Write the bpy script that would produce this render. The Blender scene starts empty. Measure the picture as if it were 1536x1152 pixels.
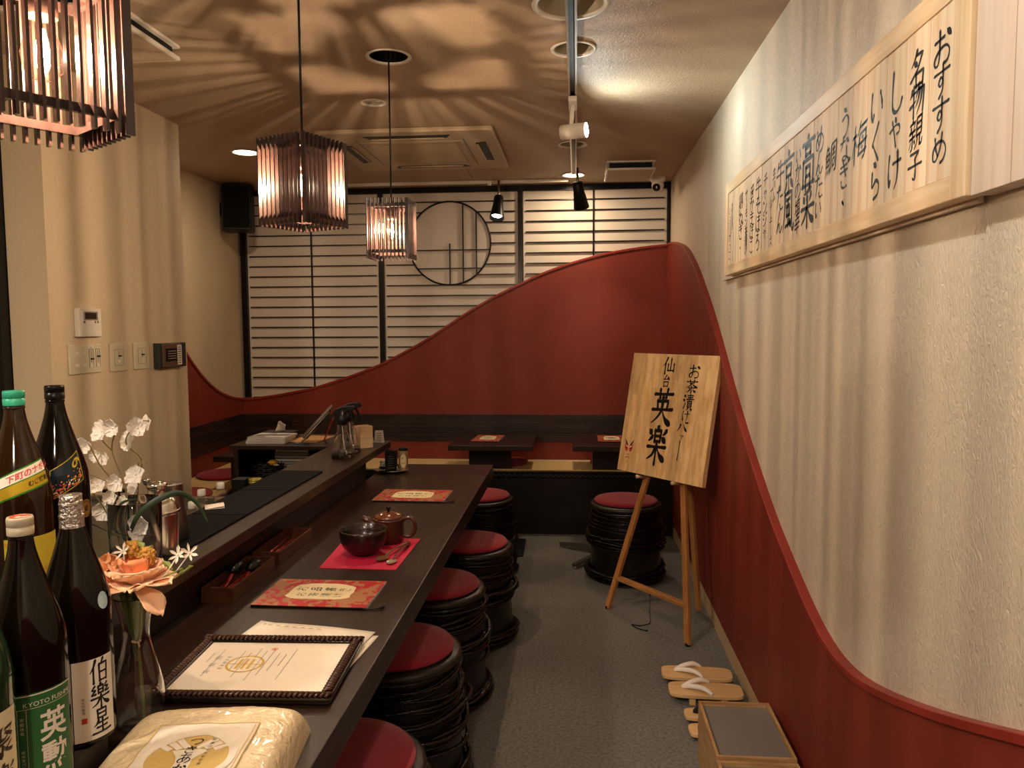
import bpy, math, random
from mathutils import Vector, Matrix, noise
random.seed(7)
PI = math.pi
sc = bpy.context.scene
COL = sc.collection

# ------------------------------------------------------------------ camera
cam_d = bpy.data.cameras.new('camera')
cam = bpy.data.objects.new('camera', cam_d)
COL.objects.link(cam)
cam_d.sensor_fit = 'HORIZONTAL'
cam_d.sensor_width = 36.0
cam_d.lens = 1152.0 / 1536.0 * 36.0
cam_d.clip_start = 0.02
_r = Vector((0.99648279, 0.08357598, -0.00609103))
_u = Vector((-0.00022466, 0.07535163, 0.997157))
_f = Vector((-0.08379734, 0.99364842, -0.07510538))
_m = Matrix((_r, _u, -_f)).transposed().to_4x4()
_m.translation = Vector((0, 0, 1.47))
cam.matrix_world = _m
sc.camera = cam

# ------------------------------------------------------------------ view, world, fixed lights
sc.view_settings.view_transform = 'Standard'
sc.view_settings.look = 'None'
sc.view_settings.gamma = 1
sc.view_settings.use_curve_mapping = False
sc.view_settings.exposure = 1.35
sc.cycles.use_denoising = True
sc.cycles.max_bounces = 8
sc.cycles.sample_clamp_indirect = 6.0
w = bpy.data.worlds.new('world')
sc.world = w
w.use_nodes = True
w.node_tree.nodes['Background'].inputs[0].default_value = (1.0, 0.78, 0.6, 1)
w.node_tree.nodes['Background'].inputs[1].default_value = 0.02

PEND_W, DOWN_W, SPOT_W, BLACK_W = 23.0, 9.0, 3.6, 7.0
SPOT2_W = 9.0
WARM = (1.0, 0.76, 0.55)


def lamp(name, kind, loc, energy, color, direction=None, parent=None, **kw):
    l = bpy.data.lights.new(name, kind)
    l.energy = energy
    l.color = color
    for k, v in kw.items():
        setattr(l, k, v)
    o = bpy.data.objects.new(name, l)
    o.location = loc
    if direction is not None:
        o.rotation_euler = Vector(direction).to_track_quat('-Z', 'Y').to_euler()
    COL.objects.link(o)
    if parent:
        o.parent = parent
    return o


# unseen fill lamps added under the ceiling behind the camera to brighten the room
for _x, _y in ((-0.1, -0.9), (-1.9, 0.3)):
    lamp('downlight_lamp', 'AREA', (_x, _y, 2.49), 16.0, (1.0, 0.84, 0.68), (0, 0, -1), size=0.16, shape='DISK')

# ------------------------------------------------------------------ mesh helpers


def lin(h):
    v = [int(h[i:i + 2], 16) / 255 for i in (0, 2, 4)]
    return tuple((c / 12.92 if c <= .04045 else ((c + .055) / 1.055) ** 2.4) for c in v) + (1,)


class MB:
    def __init__(s):
        s.v, s.f, s.m, s.s = [], [], [], []

    def add(s, vs, fs, m=0, sm=False):
        b = len(s.v)
        s.v += [tuple(v) for v in vs]
        for f in fs:
            s.f.append([i + b for i in f])
            s.m.append(m)
            s.s.append(sm)
        return s

    def box(s, x0, y0, z0, x1, y1, z1, m=0):
        vs = [(x, y, z) for z in (z0, z1) for y in (y0, y1) for x in (x0, x1)]
        return s.add(vs, [(0, 2, 3, 1), (4, 5, 7, 6), (0, 1, 5, 4), (2, 6, 7, 3), (0, 4, 6, 2), (1, 3, 7, 5)], m)

    def bar(s, p, q, w, h=None, m=0, up=(0, 0, 1)):
        h = h or w
        p, q = Vector(p), Vector(q)
        d = (q - p).normalized()
        up = Vector(up)
        if abs(d.dot(up)) > .99:
            up = Vector((0, 1, 0))
        a = d.cross(up).normalized() * w / 2
        b = a.cross(d).normalized() * h / 2
        vs = [c + i * a + j * b for c in (p, q) for i, j in ((-1, -1), (1, -1), (1, 1), (-1, 1))]
        return s.add(vs, [(0, 1, 2, 3), (7, 6, 5, 4), (0, 4, 5, 1), (1, 5, 6, 2), (2, 6, 7, 3), (3, 7, 4, 0)], m)

    def lathe(s, prof, n=32, c=(0, 0), m=0, cap=True, sm=True):
        # prof: list of (r, z), bottom to top
        vs, fs = [], []
        for r, z in prof:
            for k in range(n):
                a = 2 * PI * k / n
                vs.append((c[0] + r * math.cos(a), c[1] + r * math.sin(a), z))
        for i in range(len(prof) - 1):
            for k in range(n):
                k2 = (k + 1) % n
                fs.append((i * n + k, i * n + k2, (i + 1) * n + k2, (i + 1) * n + k))
        s.add(vs, fs, m, sm)
        if cap:
            b = len(s.v) - len(vs)
            if prof[0][0] > 1e-5:
                s.f.append([b + k for k in range(n)][::-1]); s.m.append(m); s.s.append(False)
            if prof[-1][0] > 1e-5:
                s.f.append([b + (len(prof) - 1) * n + k for k in range(n)]); s.m.append(m); s.s.append(False)
        return s

    def tube(s, pts, r, n=8, closed=False, m=0, flat=1.0, sm=True):
        pts = [Vector(p) for p in pts]
        N = len(pts)
        rr = r if isinstance(r, (list, tuple)) else [r] * N
        vs, fs = [], []
        prev = None
        for i in range(N):
            a = pts[(i - 1) % N] if closed or i > 0 else pts[i]
            b = pts[(i + 1) % N] if closed or i < N - 1 else pts[i]
            d = (b - a).normalized()
            if prev is None:
                up = Vector((0, 0, 1)) if abs(d.z) < .9 else Vector((1, 0, 0))
                e1 = d.cross(up).normalized()
            else:
                e1 = (prev - d * prev.dot(d)).normalized()
            prev = e1
            e2 = d.cross(e1)
            for k in range(n):
                t = 2 * PI * k / n
                vs.append(pts[i] + e1 * math.cos(t) * rr[i] + e2 * math.sin(t) * rr[i] * flat)
        for i in range(N if closed else N - 1):
            j = (i + 1) % N
            for k in range(n):
                k2 = (k + 1) % n
                fs.append((i * n + k, i * n + k2, j * n + k2, j * n + k))
        if not closed:
            fs.append(tuple(range(n))[::-1])
            fs.append(tuple((N - 1) * n + k for k in range(n)))
        return s.add(vs, fs, m, sm)

    def grid(s, fn, nu, nv, m=0, sm=True):
        vs = [fn(i / nu, j / nv) for j in range(nv + 1) for i in range(nu + 1)]
        fs = [(j * (nu + 1) + i, j * (nu + 1) + i + 1, (j + 1) * (nu + 1) + i + 1, (j + 1) * (nu + 1) + i)
              for j in range(nv) for i in range(nu)]
        return s.add(vs, fs, m, sm)

    def prism(s, poly, z0, z1, m=0):
        n = len(poly)
        vs = [(x, y, z0) for x, y in poly] + [(x, y, z1) for x, y in poly]
        fs = [tuple(range(n))[::-1], tuple(range(n, 2 * n))] + [(i, (i + 1) % n, n + (i + 1) % n, n + i) for i in range(n)]
        return s.add(vs, fs, m)

    def ball(s, c, r, n=12, m=0, sc_=(1, 1, 1)):
        k = n // 2
        vs, fs = [], []
        for i in range(k + 1):
            t = PI * i / k
            for j in range(n):
                a = 2 * PI * j / n
                vs.append((c[0] + r * sc_[0] * math.sin(t) * math.cos(a), c[1] + r * sc_[1] * math.sin(t) * math.sin(a), c[2] + r * sc_[2] * math.cos(t)))
        for i in range(k):
            for j in range(n):
                fs.append((i * n + j, (i + 1) * n + j, (i + 1) * n + (j + 1) % n, i * n + (j + 1) % n))
        return s.add(vs, fs, m, True)

    def mul(s, M_):
        s.v = [tuple(M_ @ Vector(v)) for v in s.v]
        return s

    def map(s, fn):
        s.v = [tuple(fn(*v)) for v in s.v]
        return s

    def mesh(s, name, mats):
        me = bpy.data.meshes.new(name)
        me.from_pydata(s.v, [], s.f)
        for mt in (mats if isinstance(mats, (list, tuple)) else [mats]):
            me.materials.append(mt)
        me.polygons.foreach_set('material_index', s.m)
        me.polygons.foreach_set('use_smooth', s.s)
        me.update()
        return me

    def build(s, name, mats, parent=None, bevel=0, solid=0, sub=0, **props):
        o = bpy.data.objects.new(name, s.mesh(name, mats))
        COL.objects.link(o)
        if parent:
            o.parent = parent
        for k, v in props.items():
            o[k] = v
        if solid:
            md = o.modifiers.new('solid', 'SOLIDIFY'); md.thickness = solid; md.offset = 0
        if sub:
            md = o.modifiers.new('sub', 'SUBSURF'); md.levels = sub; md.render_levels = sub
        if bevel:
            md = o.modifiers.new('bevel', 'BEVEL'); md.width = bevel; md.segments = 2; md.limit_method = 'ANGLE'; md.angle_limit = 0.7
        return o


def place(o, label=None, category=None, group=None, loc=None, rz=None, kind=None):
    if label: o['label'] = label
    if category: o['category'] = category
    if group: o['group'] = group
    if kind: o['kind'] = kind
    if loc is not None: o.location = loc
    if rz is not None: o.rotation_euler = (0, 0, rz)
    return o


def thing(name, label, cat, loc=(0, 0, 0), rz=0, group=None):
    o = bpy.data.objects.new(name, None)
    o.empty_display_size = .05
    COL.objects.link(o)
    return place(o, label, cat, group, loc, rz)


def dup(root, loc, rz=None, label=None, group=None):
    def cp(o, par):
        c = o.copy()
        COL.objects.link(c)
        if par: c.parent = par
        for ch in o.children:
            cp(ch, c)
        return c
    r = cp(root, None)
    r.location = loc
    if rz is not None: r.rotation_euler = (0, 0, rz)
    if label: r['label'] = label
    if group: r['group'] = group
    return r


def smooth_curve(pts, n=4):
    pts = [Vector(p) for p in pts]
    out = []
    for i in range(len(pts) - 1):
        p0, p1, p2, p3 = pts[max(i - 1, 0)], pts[i], pts[i + 1], pts[min(i + 2, len(pts) - 1)]
        for k in range(n):
            t = k / n
            out.append(.5 * ((2 * p1) + (p2 - p0) * t + (2 * p0 - 5 * p1 + 4 * p2 - p3) * t * t + (3 * p1 - p0 - 3 * p2 + p3) * t ** 3))
    return out + [pts[-1]]


# ------------------------------------------------------------------ lettering
_fc = bpy.data.curves.new('glyph', 'FONT')
_fo = bpy.data.objects.new('glyph', _fc)
COL.objects.link(_fo)
_fc.resolution_u = 3
_dg = bpy.context.evaluated_depsgraph_get()
_cache = {}


# brush-written characters as strokes: kind + points (percent of the em box)
STROKES = {
 '英': 'h 12 80 90 83;v 34 93 36 70;v 66 95 62 72;v 28 64 31 42;z 28 62 74 65 70 42;h 8 40 94 44;p 50 74 48 40 30 18 8 4;n 52 38 70 16 94 4',
 '楽': 'd 52 96 46 88;v 37 86 39 58;z 37 85 64 87 62 58;h 39 72 62 73;h 39 59 62 60;d 14 84 24 76;p 28 70 18 62 10 58;p 86 88 78 80 70 76;d 72 68 86 58;h 10 44 90 47;v 50 54 50 2;p 46 42 34 24 12 12;n 54 42 70 24 92 12',
 '仙': 'p 34 95 22 68 6 48;v 22 66 22 5;v 62 90 62 25;v 42 60 42 24;h 42 24 86 26;v 86 62 86 20',
 '台': 'p 48 95 38 78 22 64;h 22 64 70 68;d 64 82 80 60;v 26 46 29 10;z 26 45 74 48 70 10;h 29 14 70 15',
 'お': 'h 12 70 58 74;c 36 94 36 40 30 14 16 12 12 28 34 46 66 50 84 34 76 12 54 8;d 74 84 90 68',
 'す': 'h 8 74 92 78;c 56 96 56 50 44 36 34 46 44 60 58 50 54 22 34 2',
 'め': 'c 26 82 32 50 44 26;c 66 92 56 50 34 18 16 22 18 50 44 68 74 64 88 40 76 14 56 6',
 'し': 'c 34 94 30 50 32 18 50 6 72 14 84 32', 'ゃ': 'c 8 52 50 66 80 62 82 44 60 38;d 50 88 58 74;v 28 82 44 40 56 2',
 'け': 'c 20 90 14 50 20 12 28 30;h 42 66 90 70;p 70 92 72 50 66 20 50 2', 'い': 'c 22 80 18 44 26 18 36 34;c 70 74 80 50 82 34',
 'く': 'c 66 94 34 56 30 48 40 38 68 6', 'ら': 'd 42 94 58 84;c 32 72 30 40 34 36 58 50 76 38 70 14 40 4', 'う': 'd 40 94 60 84;c 26 62 56 72 74 54 66 22 40 2',
 'な': 'h 10 74 50 78;p 36 94 28 70 10 48;d 66 82 84 68;c 64 56 64 20 46 8 30 14 40 24 62 20 84 8',
 'き': 'h 18 78 72 84;h 14 60 76 66;v 38 96 62 44;c 24 30 26 12 50 4 74 10', 'ぎ': 'h 18 78 72 84;h 14 60 76 66;v 38 96 62 44;c 24 30 26 12 50 4 74 10;d 82 94 88 86;d 90 98 96 90',
 'た': 'h 10 76 56 80;p 38 94 28 50 12 8;h 54 54 86 56;c 50 26 56 10 74 6 92 12', 'ん': 'c 50 94 30 50 12 6 34 36 48 40 50 16 66 6 90 30',
 'か': 'c 10 68 50 74 60 60 50 16 36 10;p 38 94 28 50 10 10;d 74 78 90 56', 'が': 'c 10 68 50 74 60 60 50 16 36 10;p 38 94 28 50 10 10;d 74 70 90 50;d 80 94 86 86;d 90 98 96 90',
 'の': 'c 52 76 40 36 22 18 12 38 26 68 58 80 84 62 84 30 56 8', '子': 'z 22 84 76 88 50 66;c 52 66 56 36 52 6 38 12;h 8 46 94 50',
 '牛': 'p 30 90 22 74 10 60;h 22 74 82 78;h 6 46 94 50;v 52 96 52 0',
 '京': 'd 48 98 54 88;h 10 80 90 84;v 30 66 32 42;z 30 66 72 68 68 42;h 32 44 68 45;c 50 42 52 10 40 8;p 34 30 26 18 12 10;d 68 32 86 14',
 '名': 'p 46 96 34 76 14 58;z 40 84 76 84 50 46 12 22;d 34 66 48 56;v 42 36 44 2;z 42 36 82 38 78 2;h 44 5 78 6',
 '茶': 'h 10 82 92 85;v 34 94 36 72;v 66 96 63 74;p 50 74 34 54 6 40;n 52 72 70 54 96 42;h 26 40 76 42;c 50 52 50 12 42 8;p 40 30 28 16 14 10;n 60 30 72 20 84 10',
 '漬': 'd 10 88 22 78;d 6 62 18 54;c 8 8 14 16 26 42;h 40 88 88 90;h 44 76 84 78;v 62 97 62 66;h 34 65 94 67;v 44 54 45 20;z 44 54 80 55 79 20;h 45 43 79 44;h 45 32 79 33;h 45 21 79 22;p 54 16 46 6 34 0;n 68 16 78 8 88 0',
 'バ': 'p 36 76 28 40 8 10;n 58 78 72 44 88 16;d 74 96 80 86;d 86 98 92 88', 'ァ': 'z 18 72 80 76 60 52;p 48 60 44 34 22 8', 'ー': 'v 50 104 51 60 48 -4',
 '伯': 'p 30 95 20 68 4 46;v 20 66 20 4;p 66 96 60 84 54 78;v 46 76 48 8;z 46 76 84 78 80 8;h 48 44 80 45;h 48 11 80 12',
 '樂': 'd 52 98 46 90;v 38 88 39 60;z 38 88 62 89 61 60;h 39 74 61 75;h 39 61 61 62;c 24 92 10 78 24 74 8 58 30 60;c 82 94 70 80 86 76 70 60 94 62;h 6 42 94 46;v 50 54 50 0;p 46 42 32 22 8 10;n 54 42 70 22 94 10',
 '星': 'v 30 94 32 60;z 30 94 72 95 70 60;h 32 78 70 79;h 32 61 70 62;p 34 52 26 40 12 30;h 30 42 80 44;h 26 24 74 26;v 52 56 52 4;h 8 3 94 6',
 'つ': 'c 10 60 50 74 84 62 80 36 46 14', 'あ': 'h 18 80 76 84;c 42 96 38 50 44 14;c 66 66 54 30 30 8 14 20 22 44 50 54 80 46 84 22 60 2', 'り': 'c 26 86 22 50 28 36;p 70 92 74 50 66 20 46 2',
 'っ': 'c 10 60 50 74 84 62 80 36 46 14', 'ぼ': 'c 20 90 14 50 20 12 28 30;h 44 82 84 84;h 44 62 86 64;c 66 84 66 20 50 8 40 18 60 22 86 8;d 84 100 89 93;d 93 102 98 95', 'ろ': 'z 24 84 66 88 22 44;c 22 44 56 58 82 40 70 12 36 4',
 'そ': 'z 24 88 66 90 10 56 84 60;c 84 60 44 46 40 20 70 4', 'こ': 'c 24 80 50 80 74 78;c 22 24 40 8 80 14', 'ま': 'h 16 80 84 82;h 20 60 80 62;c 52 96 52 20 38 6 20 14 30 26 54 20 84 4',
 'ね': 'v 26 92 26 4;c 8 66 40 72 10 24 34 50 66 62 84 40 76 12 56 8 60 22 92 6', 'チ': 'p 74 92 50 82 20 76;h 8 52 92 56;p 52 80 50 40 22 4', 'ン': 'd 16 82 34 66;c 14 12 50 24 88 66', 'ジ': 'd 16 86 32 76;d 10 60 26 50;c 14 10 50 22 88 60;d 72 92 78 84;d 84 96 90 88',
 'ャ': 'c 8 52 50 66 80 62 70 40;v 28 82 44 2', '菜': 'h 10 84 92 87;v 34 96 36 76;v 66 98 63 78;p 72 76 46 70 24 68;d 24 60 32 50;d 48 62 52 52;p 76 64 70 56 64 50;h 8 38 94 42;v 50 50 50 0;p 46 36 30 18 8 8;n 54 36 72 18 94 8',
 '風': 'p 24 88 22 50 8 4;z 24 88 78 90 80 30;c 80 30 84 8 94 6 96 18;h 36 74 66 76;v 38 60 39 38;z 38 60 64 61 63 38;h 39 39 63 40;v 51 74 51 16;h 30 16 70 22;d 62 28 74 12',
 '高': 'd 50 99 51 90;h 10 84 92 87;v 32 76 34 60;z 32 76 68 77 66 60;h 34 61 66 62;v 16 50 16 2;z 16 50 86 52 84 6;v 36 36 37 16;z 36 36 66 37 64 16;h 37 17 64 18',
 '物': 'p 20 86 16 74 6 62;h 16 72 46 76;p 6 36 28 44 48 52;v 30 96 30 2;p 62 96 54 74 42 56;z 54 80 94 82 86 10;p 68 80 58 50 40 30;p 82 80 72 40 48 8',
}


def stroke_glyph(spec, wmul=1.0):
    V, F = [], []
    for q, st in enumerate(spec.split(';')):
        a = st.split()
        kind, nums = a[0], [float(x) / 100 for x in a[1:]]
        pts = [Vector((nums[j], nums[j + 1], 0)) for j in range(0, len(nums), 2)]
        if kind == 'z':
            pp = []
            for u, v in zip(pts, pts[1:]): pp += [u.lerp(v, t / 5) for t in range(5)]
            pp.append(pts[-1])
        else:
            pp = smooth_curve(pts, 6 if len(pts) > 2 else 8)
        n = len(pp)
        b = len(V)
        for j, p in enumerate(pp):
            t = j / (n - 1)
            w_ = {'h': .050 + .020 * abs(2 * t - 1) ** 2, 'v': .078 - .022 * math.sin(PI * t), 'z': .062, 'p': .082 * (1 - t) ** .8 + .012,
                  'n': .030 + .085 * math.sin(PI * min(t * 1.02, 1) ** 2.2 ), 'd': .035 + .075 * math.sin(PI * (t * .8 + .2)), 'c': .070 - .030 * math.sin(2 * PI * t) ** 2}[kind] * wmul
            if j == n - 1 and kind in 'pcn': w_ *= .35
            d = (pp[min(j + 1, n - 1)] - pp[max(j - 1, 0)]).normalized()
            nx, ny = -d.y, d.x
            sl = .35
            V.append((p.x + nx * w_ / 2 + sl * w_ * .2 * d.x - .5, p.y + ny * w_ / 2 - .5, 0))
            V.append((p.x - nx * w_ / 2 - .5, p.y - ny * w_ / 2 - .5, 0))
        for j in range(n - 1):
            F.append((b + 2 * j, b + 2 * j + 1, b + 2 * j + 3, b + 2 * j + 2))
        # rounded ends
        for e, s_ in ((0, -1), (n - 1, 1)):
            p = pp[e]; d = (pp[min(e + 1, n - 1)] - pp[max(e - 1, 0)]).normalized() * s_
            w_ = (Vector(V[b + 2 * e]) - Vector(V[b + 2 * e + 1])).length
            V.append((p.x - .5 + d.x * w_ * .55, p.y - .5 + d.y * w_ * .55, 0))
            F.append((b + 2 * e, len(V) - 1, b + 2 * e + 1) if s_ < 0 else (b + 2 * e + 1, len(V) - 1, b + 2 * e))
    return V, F, 1.0


def glyph(ch, style='pen'):
    """(verts, faces) of a character centred on its em box, 1 unit tall"""
    key = (ch, style)
    if style in ('brush', 'heavy') and ch in STROKES and key not in _cache:
        _cache[key] = stroke_glyph(STROKES[ch], 1.45 if style == 'heavy' else 1.0)
    if key not in _cache:
        _fc.body = ch
        _fc.offset = {'pen': -0.014, 'brush': -0.020, 'heavy': -0.018, 'bold': 0.018, 'plain': 0.0}[style]
        _dg.update()
        me = bpy.data.meshes.new_from_object(_fo.evaluated_get(_dg))
        ws = [v.co.x for v in me.vertices] or [0]
        cx = .5 if ord(ch) > 0x2000 else (min(ws) + max(ws)) / 2
        vs = [(v.co.x - cx, v.co.y - .38, 0) for v in me.vertices]
        fs = [tuple(p.vertices) for p in me.polygons]
        wd = 1.0 if ord(ch) > 0x2000 else max(ws) - min(ws) + .08
        bpy.data.meshes.remove(me)
        if style in ('pen', 'brush', 'heavy'):       # a slanted nib: the outline swept along a short diagonal
            k = {'pen': .025, 'brush': .042, 'heavy': .034}[style]
            V, F = [], []
            for t in (-1, -.33, .33, 1):
                b = len(V)
                V += [(x + .55 * k * t, y + k * t * .75, 0) for x, y, z in vs]
                F += [tuple(i + b for i in f) for f in fs]
            vs, fs = V, F
            vs = [(x * .9 + y * .06, y + x * .16, 0) for x, y, z in vs]
        _cache[key] = (vs, fs, wd)
    return _cache[key]


def column_text(mb, txt, x, y, size, step=None, style='pen', m=0, sx=1.0, sy=1.0, wob=0.0, z=0.0, rot=0.0):
    """vertical Japanese line: first character centred at (x, y), going down"""
    step = step or size
    rr = random.Random(len(txt) * 31 + int(abs(x) * 1e4))
    for i, ch in enumerate(txt):
        vs, fs, wd = glyph(ch, style)
        s_ = size * (1 + rr.uniform(-wob, wob))
        dx, dy = rr.uniform(-wob, wob) * size * .25, 0
        if ch == 'ー' and not (style in ('brush', 'heavy')):
            vs = [(v[1], -v[0], 0) for v in vs]
        if ch in '、':
            dx, dy = .3 * size, .3 * size
        if ch in 'ゃァッャっ':
            s_ *= .75
        ca, sa = math.cos(rot), math.sin(rot)
        px_, py_ = x, y - i * step
        out = []
        for v in vs:
            a, b = v[0] * s_ * sx + dx, v[1] * s_ * sy + dy - i * step + 0
            out.append((x + a * ca - b * sa, y + a * sa + b * ca, z))
        mb.add(out, fs, m)
    return mb


def row_text(mb, txt, x, y, size, style='plain', m=0, z=0.0, rot=0.0, center=True):
    ws = [glyph(c, style)[2] if c != ' ' else .3 for c in txt]
    tot = sum(ws) * size
    ca, sa = math.cos(rot), math.sin(rot)
    cur = -tot / 2 if center else 0
    for c, wd in zip(txt, ws):
        if c != ' ':
            vs, fs, _ = glyph(c, style)
            mb.add([(x + (v[0] * size + cur + wd * size / 2) * ca - v[1] * size * sa,
                     y + (v[0] * size + cur + wd * size / 2) * sa + v[1] * size * ca, z) for v in vs], fs, m)
        cur += wd * size
    return mb


def poly2d(mb, pts, m=0, z=0.0):
    mb.add([(x, y, z) for x, y in pts], [tuple(range(len(pts)))], m)
    return mb


def disc2d(mb, cx, cy, r, m=0, z=0.0, n=28, ry=None):
    ry = ry or r
    return poly2d(mb, [(cx + r * math.cos(2 * PI * k / n), cy + ry * math.sin(2 * PI * k / n)) for k in range(n)], m, z)


def ring2d(mb, cx, cy, r0, r1, m=0, z=0.0, n=36, ry=1.0, a0=0, a1=2 * PI):
    vs, fs = [], []
    full = abs(a1 - a0 - 2 * PI) < 1e-6
    for k in range(n + 1):
        a = a0 + (a1 - a0) * k / n
        vs += [(cx + r0 * math.cos(a), cy + r0 * ry * math.sin(a), z), (cx + r1 * math.cos(a), cy + r1 * ry * math.sin(a), z)]
    fs = [(2 * k, 2 * k + 1, 2 * k + 3, 2 * k + 2) for k in range(n)]
    return mb.add(vs, fs, m)


def rect2d(mb, x0, y0, x1, y1, m=0, z=0.0):
    return poly2d(mb, [(x0, y0), (x1, y0), (x1, y1), (x0, y1)], m, z)


def sliced(mb, axis, step):
    """cut a flat mesh into strips so that it can bend smoothly"""
    import bmesh
    me = mb.mesh('tmp', [])
    bm = bmesh.new(); bm.from_mesh(me)
    vals = [v.co[axis] for v in bm.verts]
    if vals:
        t = math.ceil(min(vals) / step) * step
        n = [0, 0, 0]; n[axis] = 1
        while t < max(vals):
            co = [0, 0, 0]; co[axis] = t
            bmesh.ops.bisect_plane(bm, geom=bm.verts[:] + bm.edges[:] + bm.faces[:], plane_co=co, plane_no=n)
            t += step
    out = MB()
    bm.verts.index_update()
    out.v = [tuple(v.co) for v in bm.verts]
    for f in bm.faces:
        out.f.append([v.index for v in f.verts]); out.m.append(f.material_index); out.s.append(False)
    bm.free(); bpy.data.meshes.remove(me)
    return out


# ------------------------------------------------------------------ materials
def mat(name, col, rough=.5, metal=0.0, col2=None, var=.0, vscale=6.0, stretch=(1, 1, 1), bump=0.0, bscale=60.0,
        bstretch=None, rnd=0.0, coat=0.0, trans=0.0, ior=1.45, emit=None, estr=0.0, sheen=0.0, alpha=1.0, detail=6.0, spec=None, contrast=(.3, .7), distort=0.0, rvar=0.0):
    m = bpy.data.materials.new(name)
    m.use_nodes = True
    nt = m.node_tree
    b = nt.nodes['Principled BSDF']
    col = lin(col) if isinstance(col, str) else col
    b.inputs['Base Color'].default_value = col
    b.inputs['Roughness'].default_value = rough
    b.inputs['Metallic'].default_value = metal
    b.inputs['IOR'].default_value = ior
    b.inputs['Coat Weight'].default_value = coat
    b.inputs['Coat Roughness'].default_value = .08
    b.inputs['Transmission Weight'].default_value = trans
    b.inputs['Sheen Weight'].default_value = sheen
    b.inputs['Alpha'].default_value = alpha
    if spec is not None: b.inputs['Specular IOR Level'].default_value = spec
    if emit:
        b.inputs['Emission Color'].default_value = lin(emit) if isinstance(emit, str) else emit
        b.inputs['Emission Strength'].default_value = estr
    L = nt.links.new
    tc = nt.nodes.new('ShaderNodeTexCoord')
    out = None
    if col2 is not None or var:
        if col2 is None:
            col2 = tuple(c * (1 - var) for c in col[:3]) + (1,)
        elif isinstance(col2, str):
            col2 = lin(col2)
        mp = nt.nodes.new('ShaderNodeMapping'); mp.inputs['Scale'].default_value = stretch
        L(tc.outputs['Object'], mp.inputs[0])
        nz = nt.nodes.new('ShaderNodeTexNoise'); nz.inputs['Scale'].default_value = vscale; nz.inputs['Detail'].default_value = detail
        nz.inputs['Distortion'].default_value = distort
        L(mp.outputs[0], nz.inputs['Vector'])
        rp = nt.nodes.new('ShaderNodeMapRange'); rp.inputs[1].default_value = contrast[0]; rp.inputs[2].default_value = contrast[1]
        L(nz.outputs[0], rp.inputs[0])
        mx = nt.nodes.new('ShaderNodeMix'); mx.data_type = 'RGBA'
        mx.inputs[6].default_value = col; mx.inputs[7].default_value = col2
        L(rp.outputs[0], mx.inputs[0])
        out = mx.outputs[2]
        if rvar:
            rr = nt.nodes.new('ShaderNodeMapRange'); rr.inputs[3].default_value = rough - rvar; rr.inputs[4].default_value = rough + rvar
            L(nz.outputs[0], rr.inputs[0]); L(rr.outputs[0], b.inputs['Roughness'])
    if rnd:
        oi = nt.nodes.new('ShaderNodeObjectInfo')
        hs = nt.nodes.new('ShaderNodeHueSaturation')
        r2 = nt.nodes.new('ShaderNodeMapRange'); r2.inputs[3].default_value = 1 - rnd; r2.inputs[4].default_value = 1 + rnd
        L(oi.outputs['Random'], r2.inputs[0]); L(r2.outputs[0], hs.inputs['Value'])
        if out: L(out, hs.inputs['Color'])
        else: hs.inputs['Color'].default_value = col
        out = hs.outputs[0]
    if out: L(out, b.inputs['Base Color'])
    if bump:
        mp2 = nt.nodes.new('ShaderNodeMapping'); mp2.inputs['Scale'].default_value = bstretch or stretch
        L(tc.outputs['Object'], mp2.inputs[0])
        n2 = nt.nodes.new('ShaderNodeTexNoise'); n2.inputs['Scale'].default_value = bscale; n2.inputs['Detail'].default_value = 4
        n2.inputs['Distortion'].default_value = distort
        L(mp2.outputs[0], n2.inputs['Vector'])
        bp = nt.nodes.new('ShaderNodeBump'); bp.inputs['Strength'].default_value = bump; bp.inputs['Distance'].default_value = .01
        L(n2.outputs[0], bp.inputs['Height']); L(bp.outputs[0], b.inputs['Normal'])
    return m


def clear_glass(name, tint=(1, 1, 1, 1), rough=.0):
    """thin clear glass: see-through with a glancing reflection"""
    m = bpy.data.materials.new(name); m.use_nodes = True
    nt = m.node_tree; nt.nodes.clear(); L = nt.links.new
    o = nt.nodes.new('ShaderNodeOutputMaterial'); mx = nt.nodes.new('ShaderNodeMixShader')
    tr = nt.nodes.new('ShaderNodeBsdfTransparent'); gl = nt.nodes.new('ShaderNodeBsdfGlossy')
    lw = nt.nodes.new('ShaderNodeLayerWeight'); lw.inputs[0].default_value = .35
    mr = nt.nodes.new('ShaderNodeMapRange'); mr.inputs[3].default_value = .06; mr.inputs[4].default_value = .8
    tr.inputs[0].default_value = tint; gl.inputs['Roughness'].default_value = rough
    L(lw.outputs['Facing'], mr.inputs[0]); L(mr.outputs[0], mx.inputs[0]); L(tr.outputs[0], mx.inputs[1]); L(gl.outputs[0], mx.inputs[2]); L(mx.outputs[0], o.inputs[0])
    return m


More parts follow.
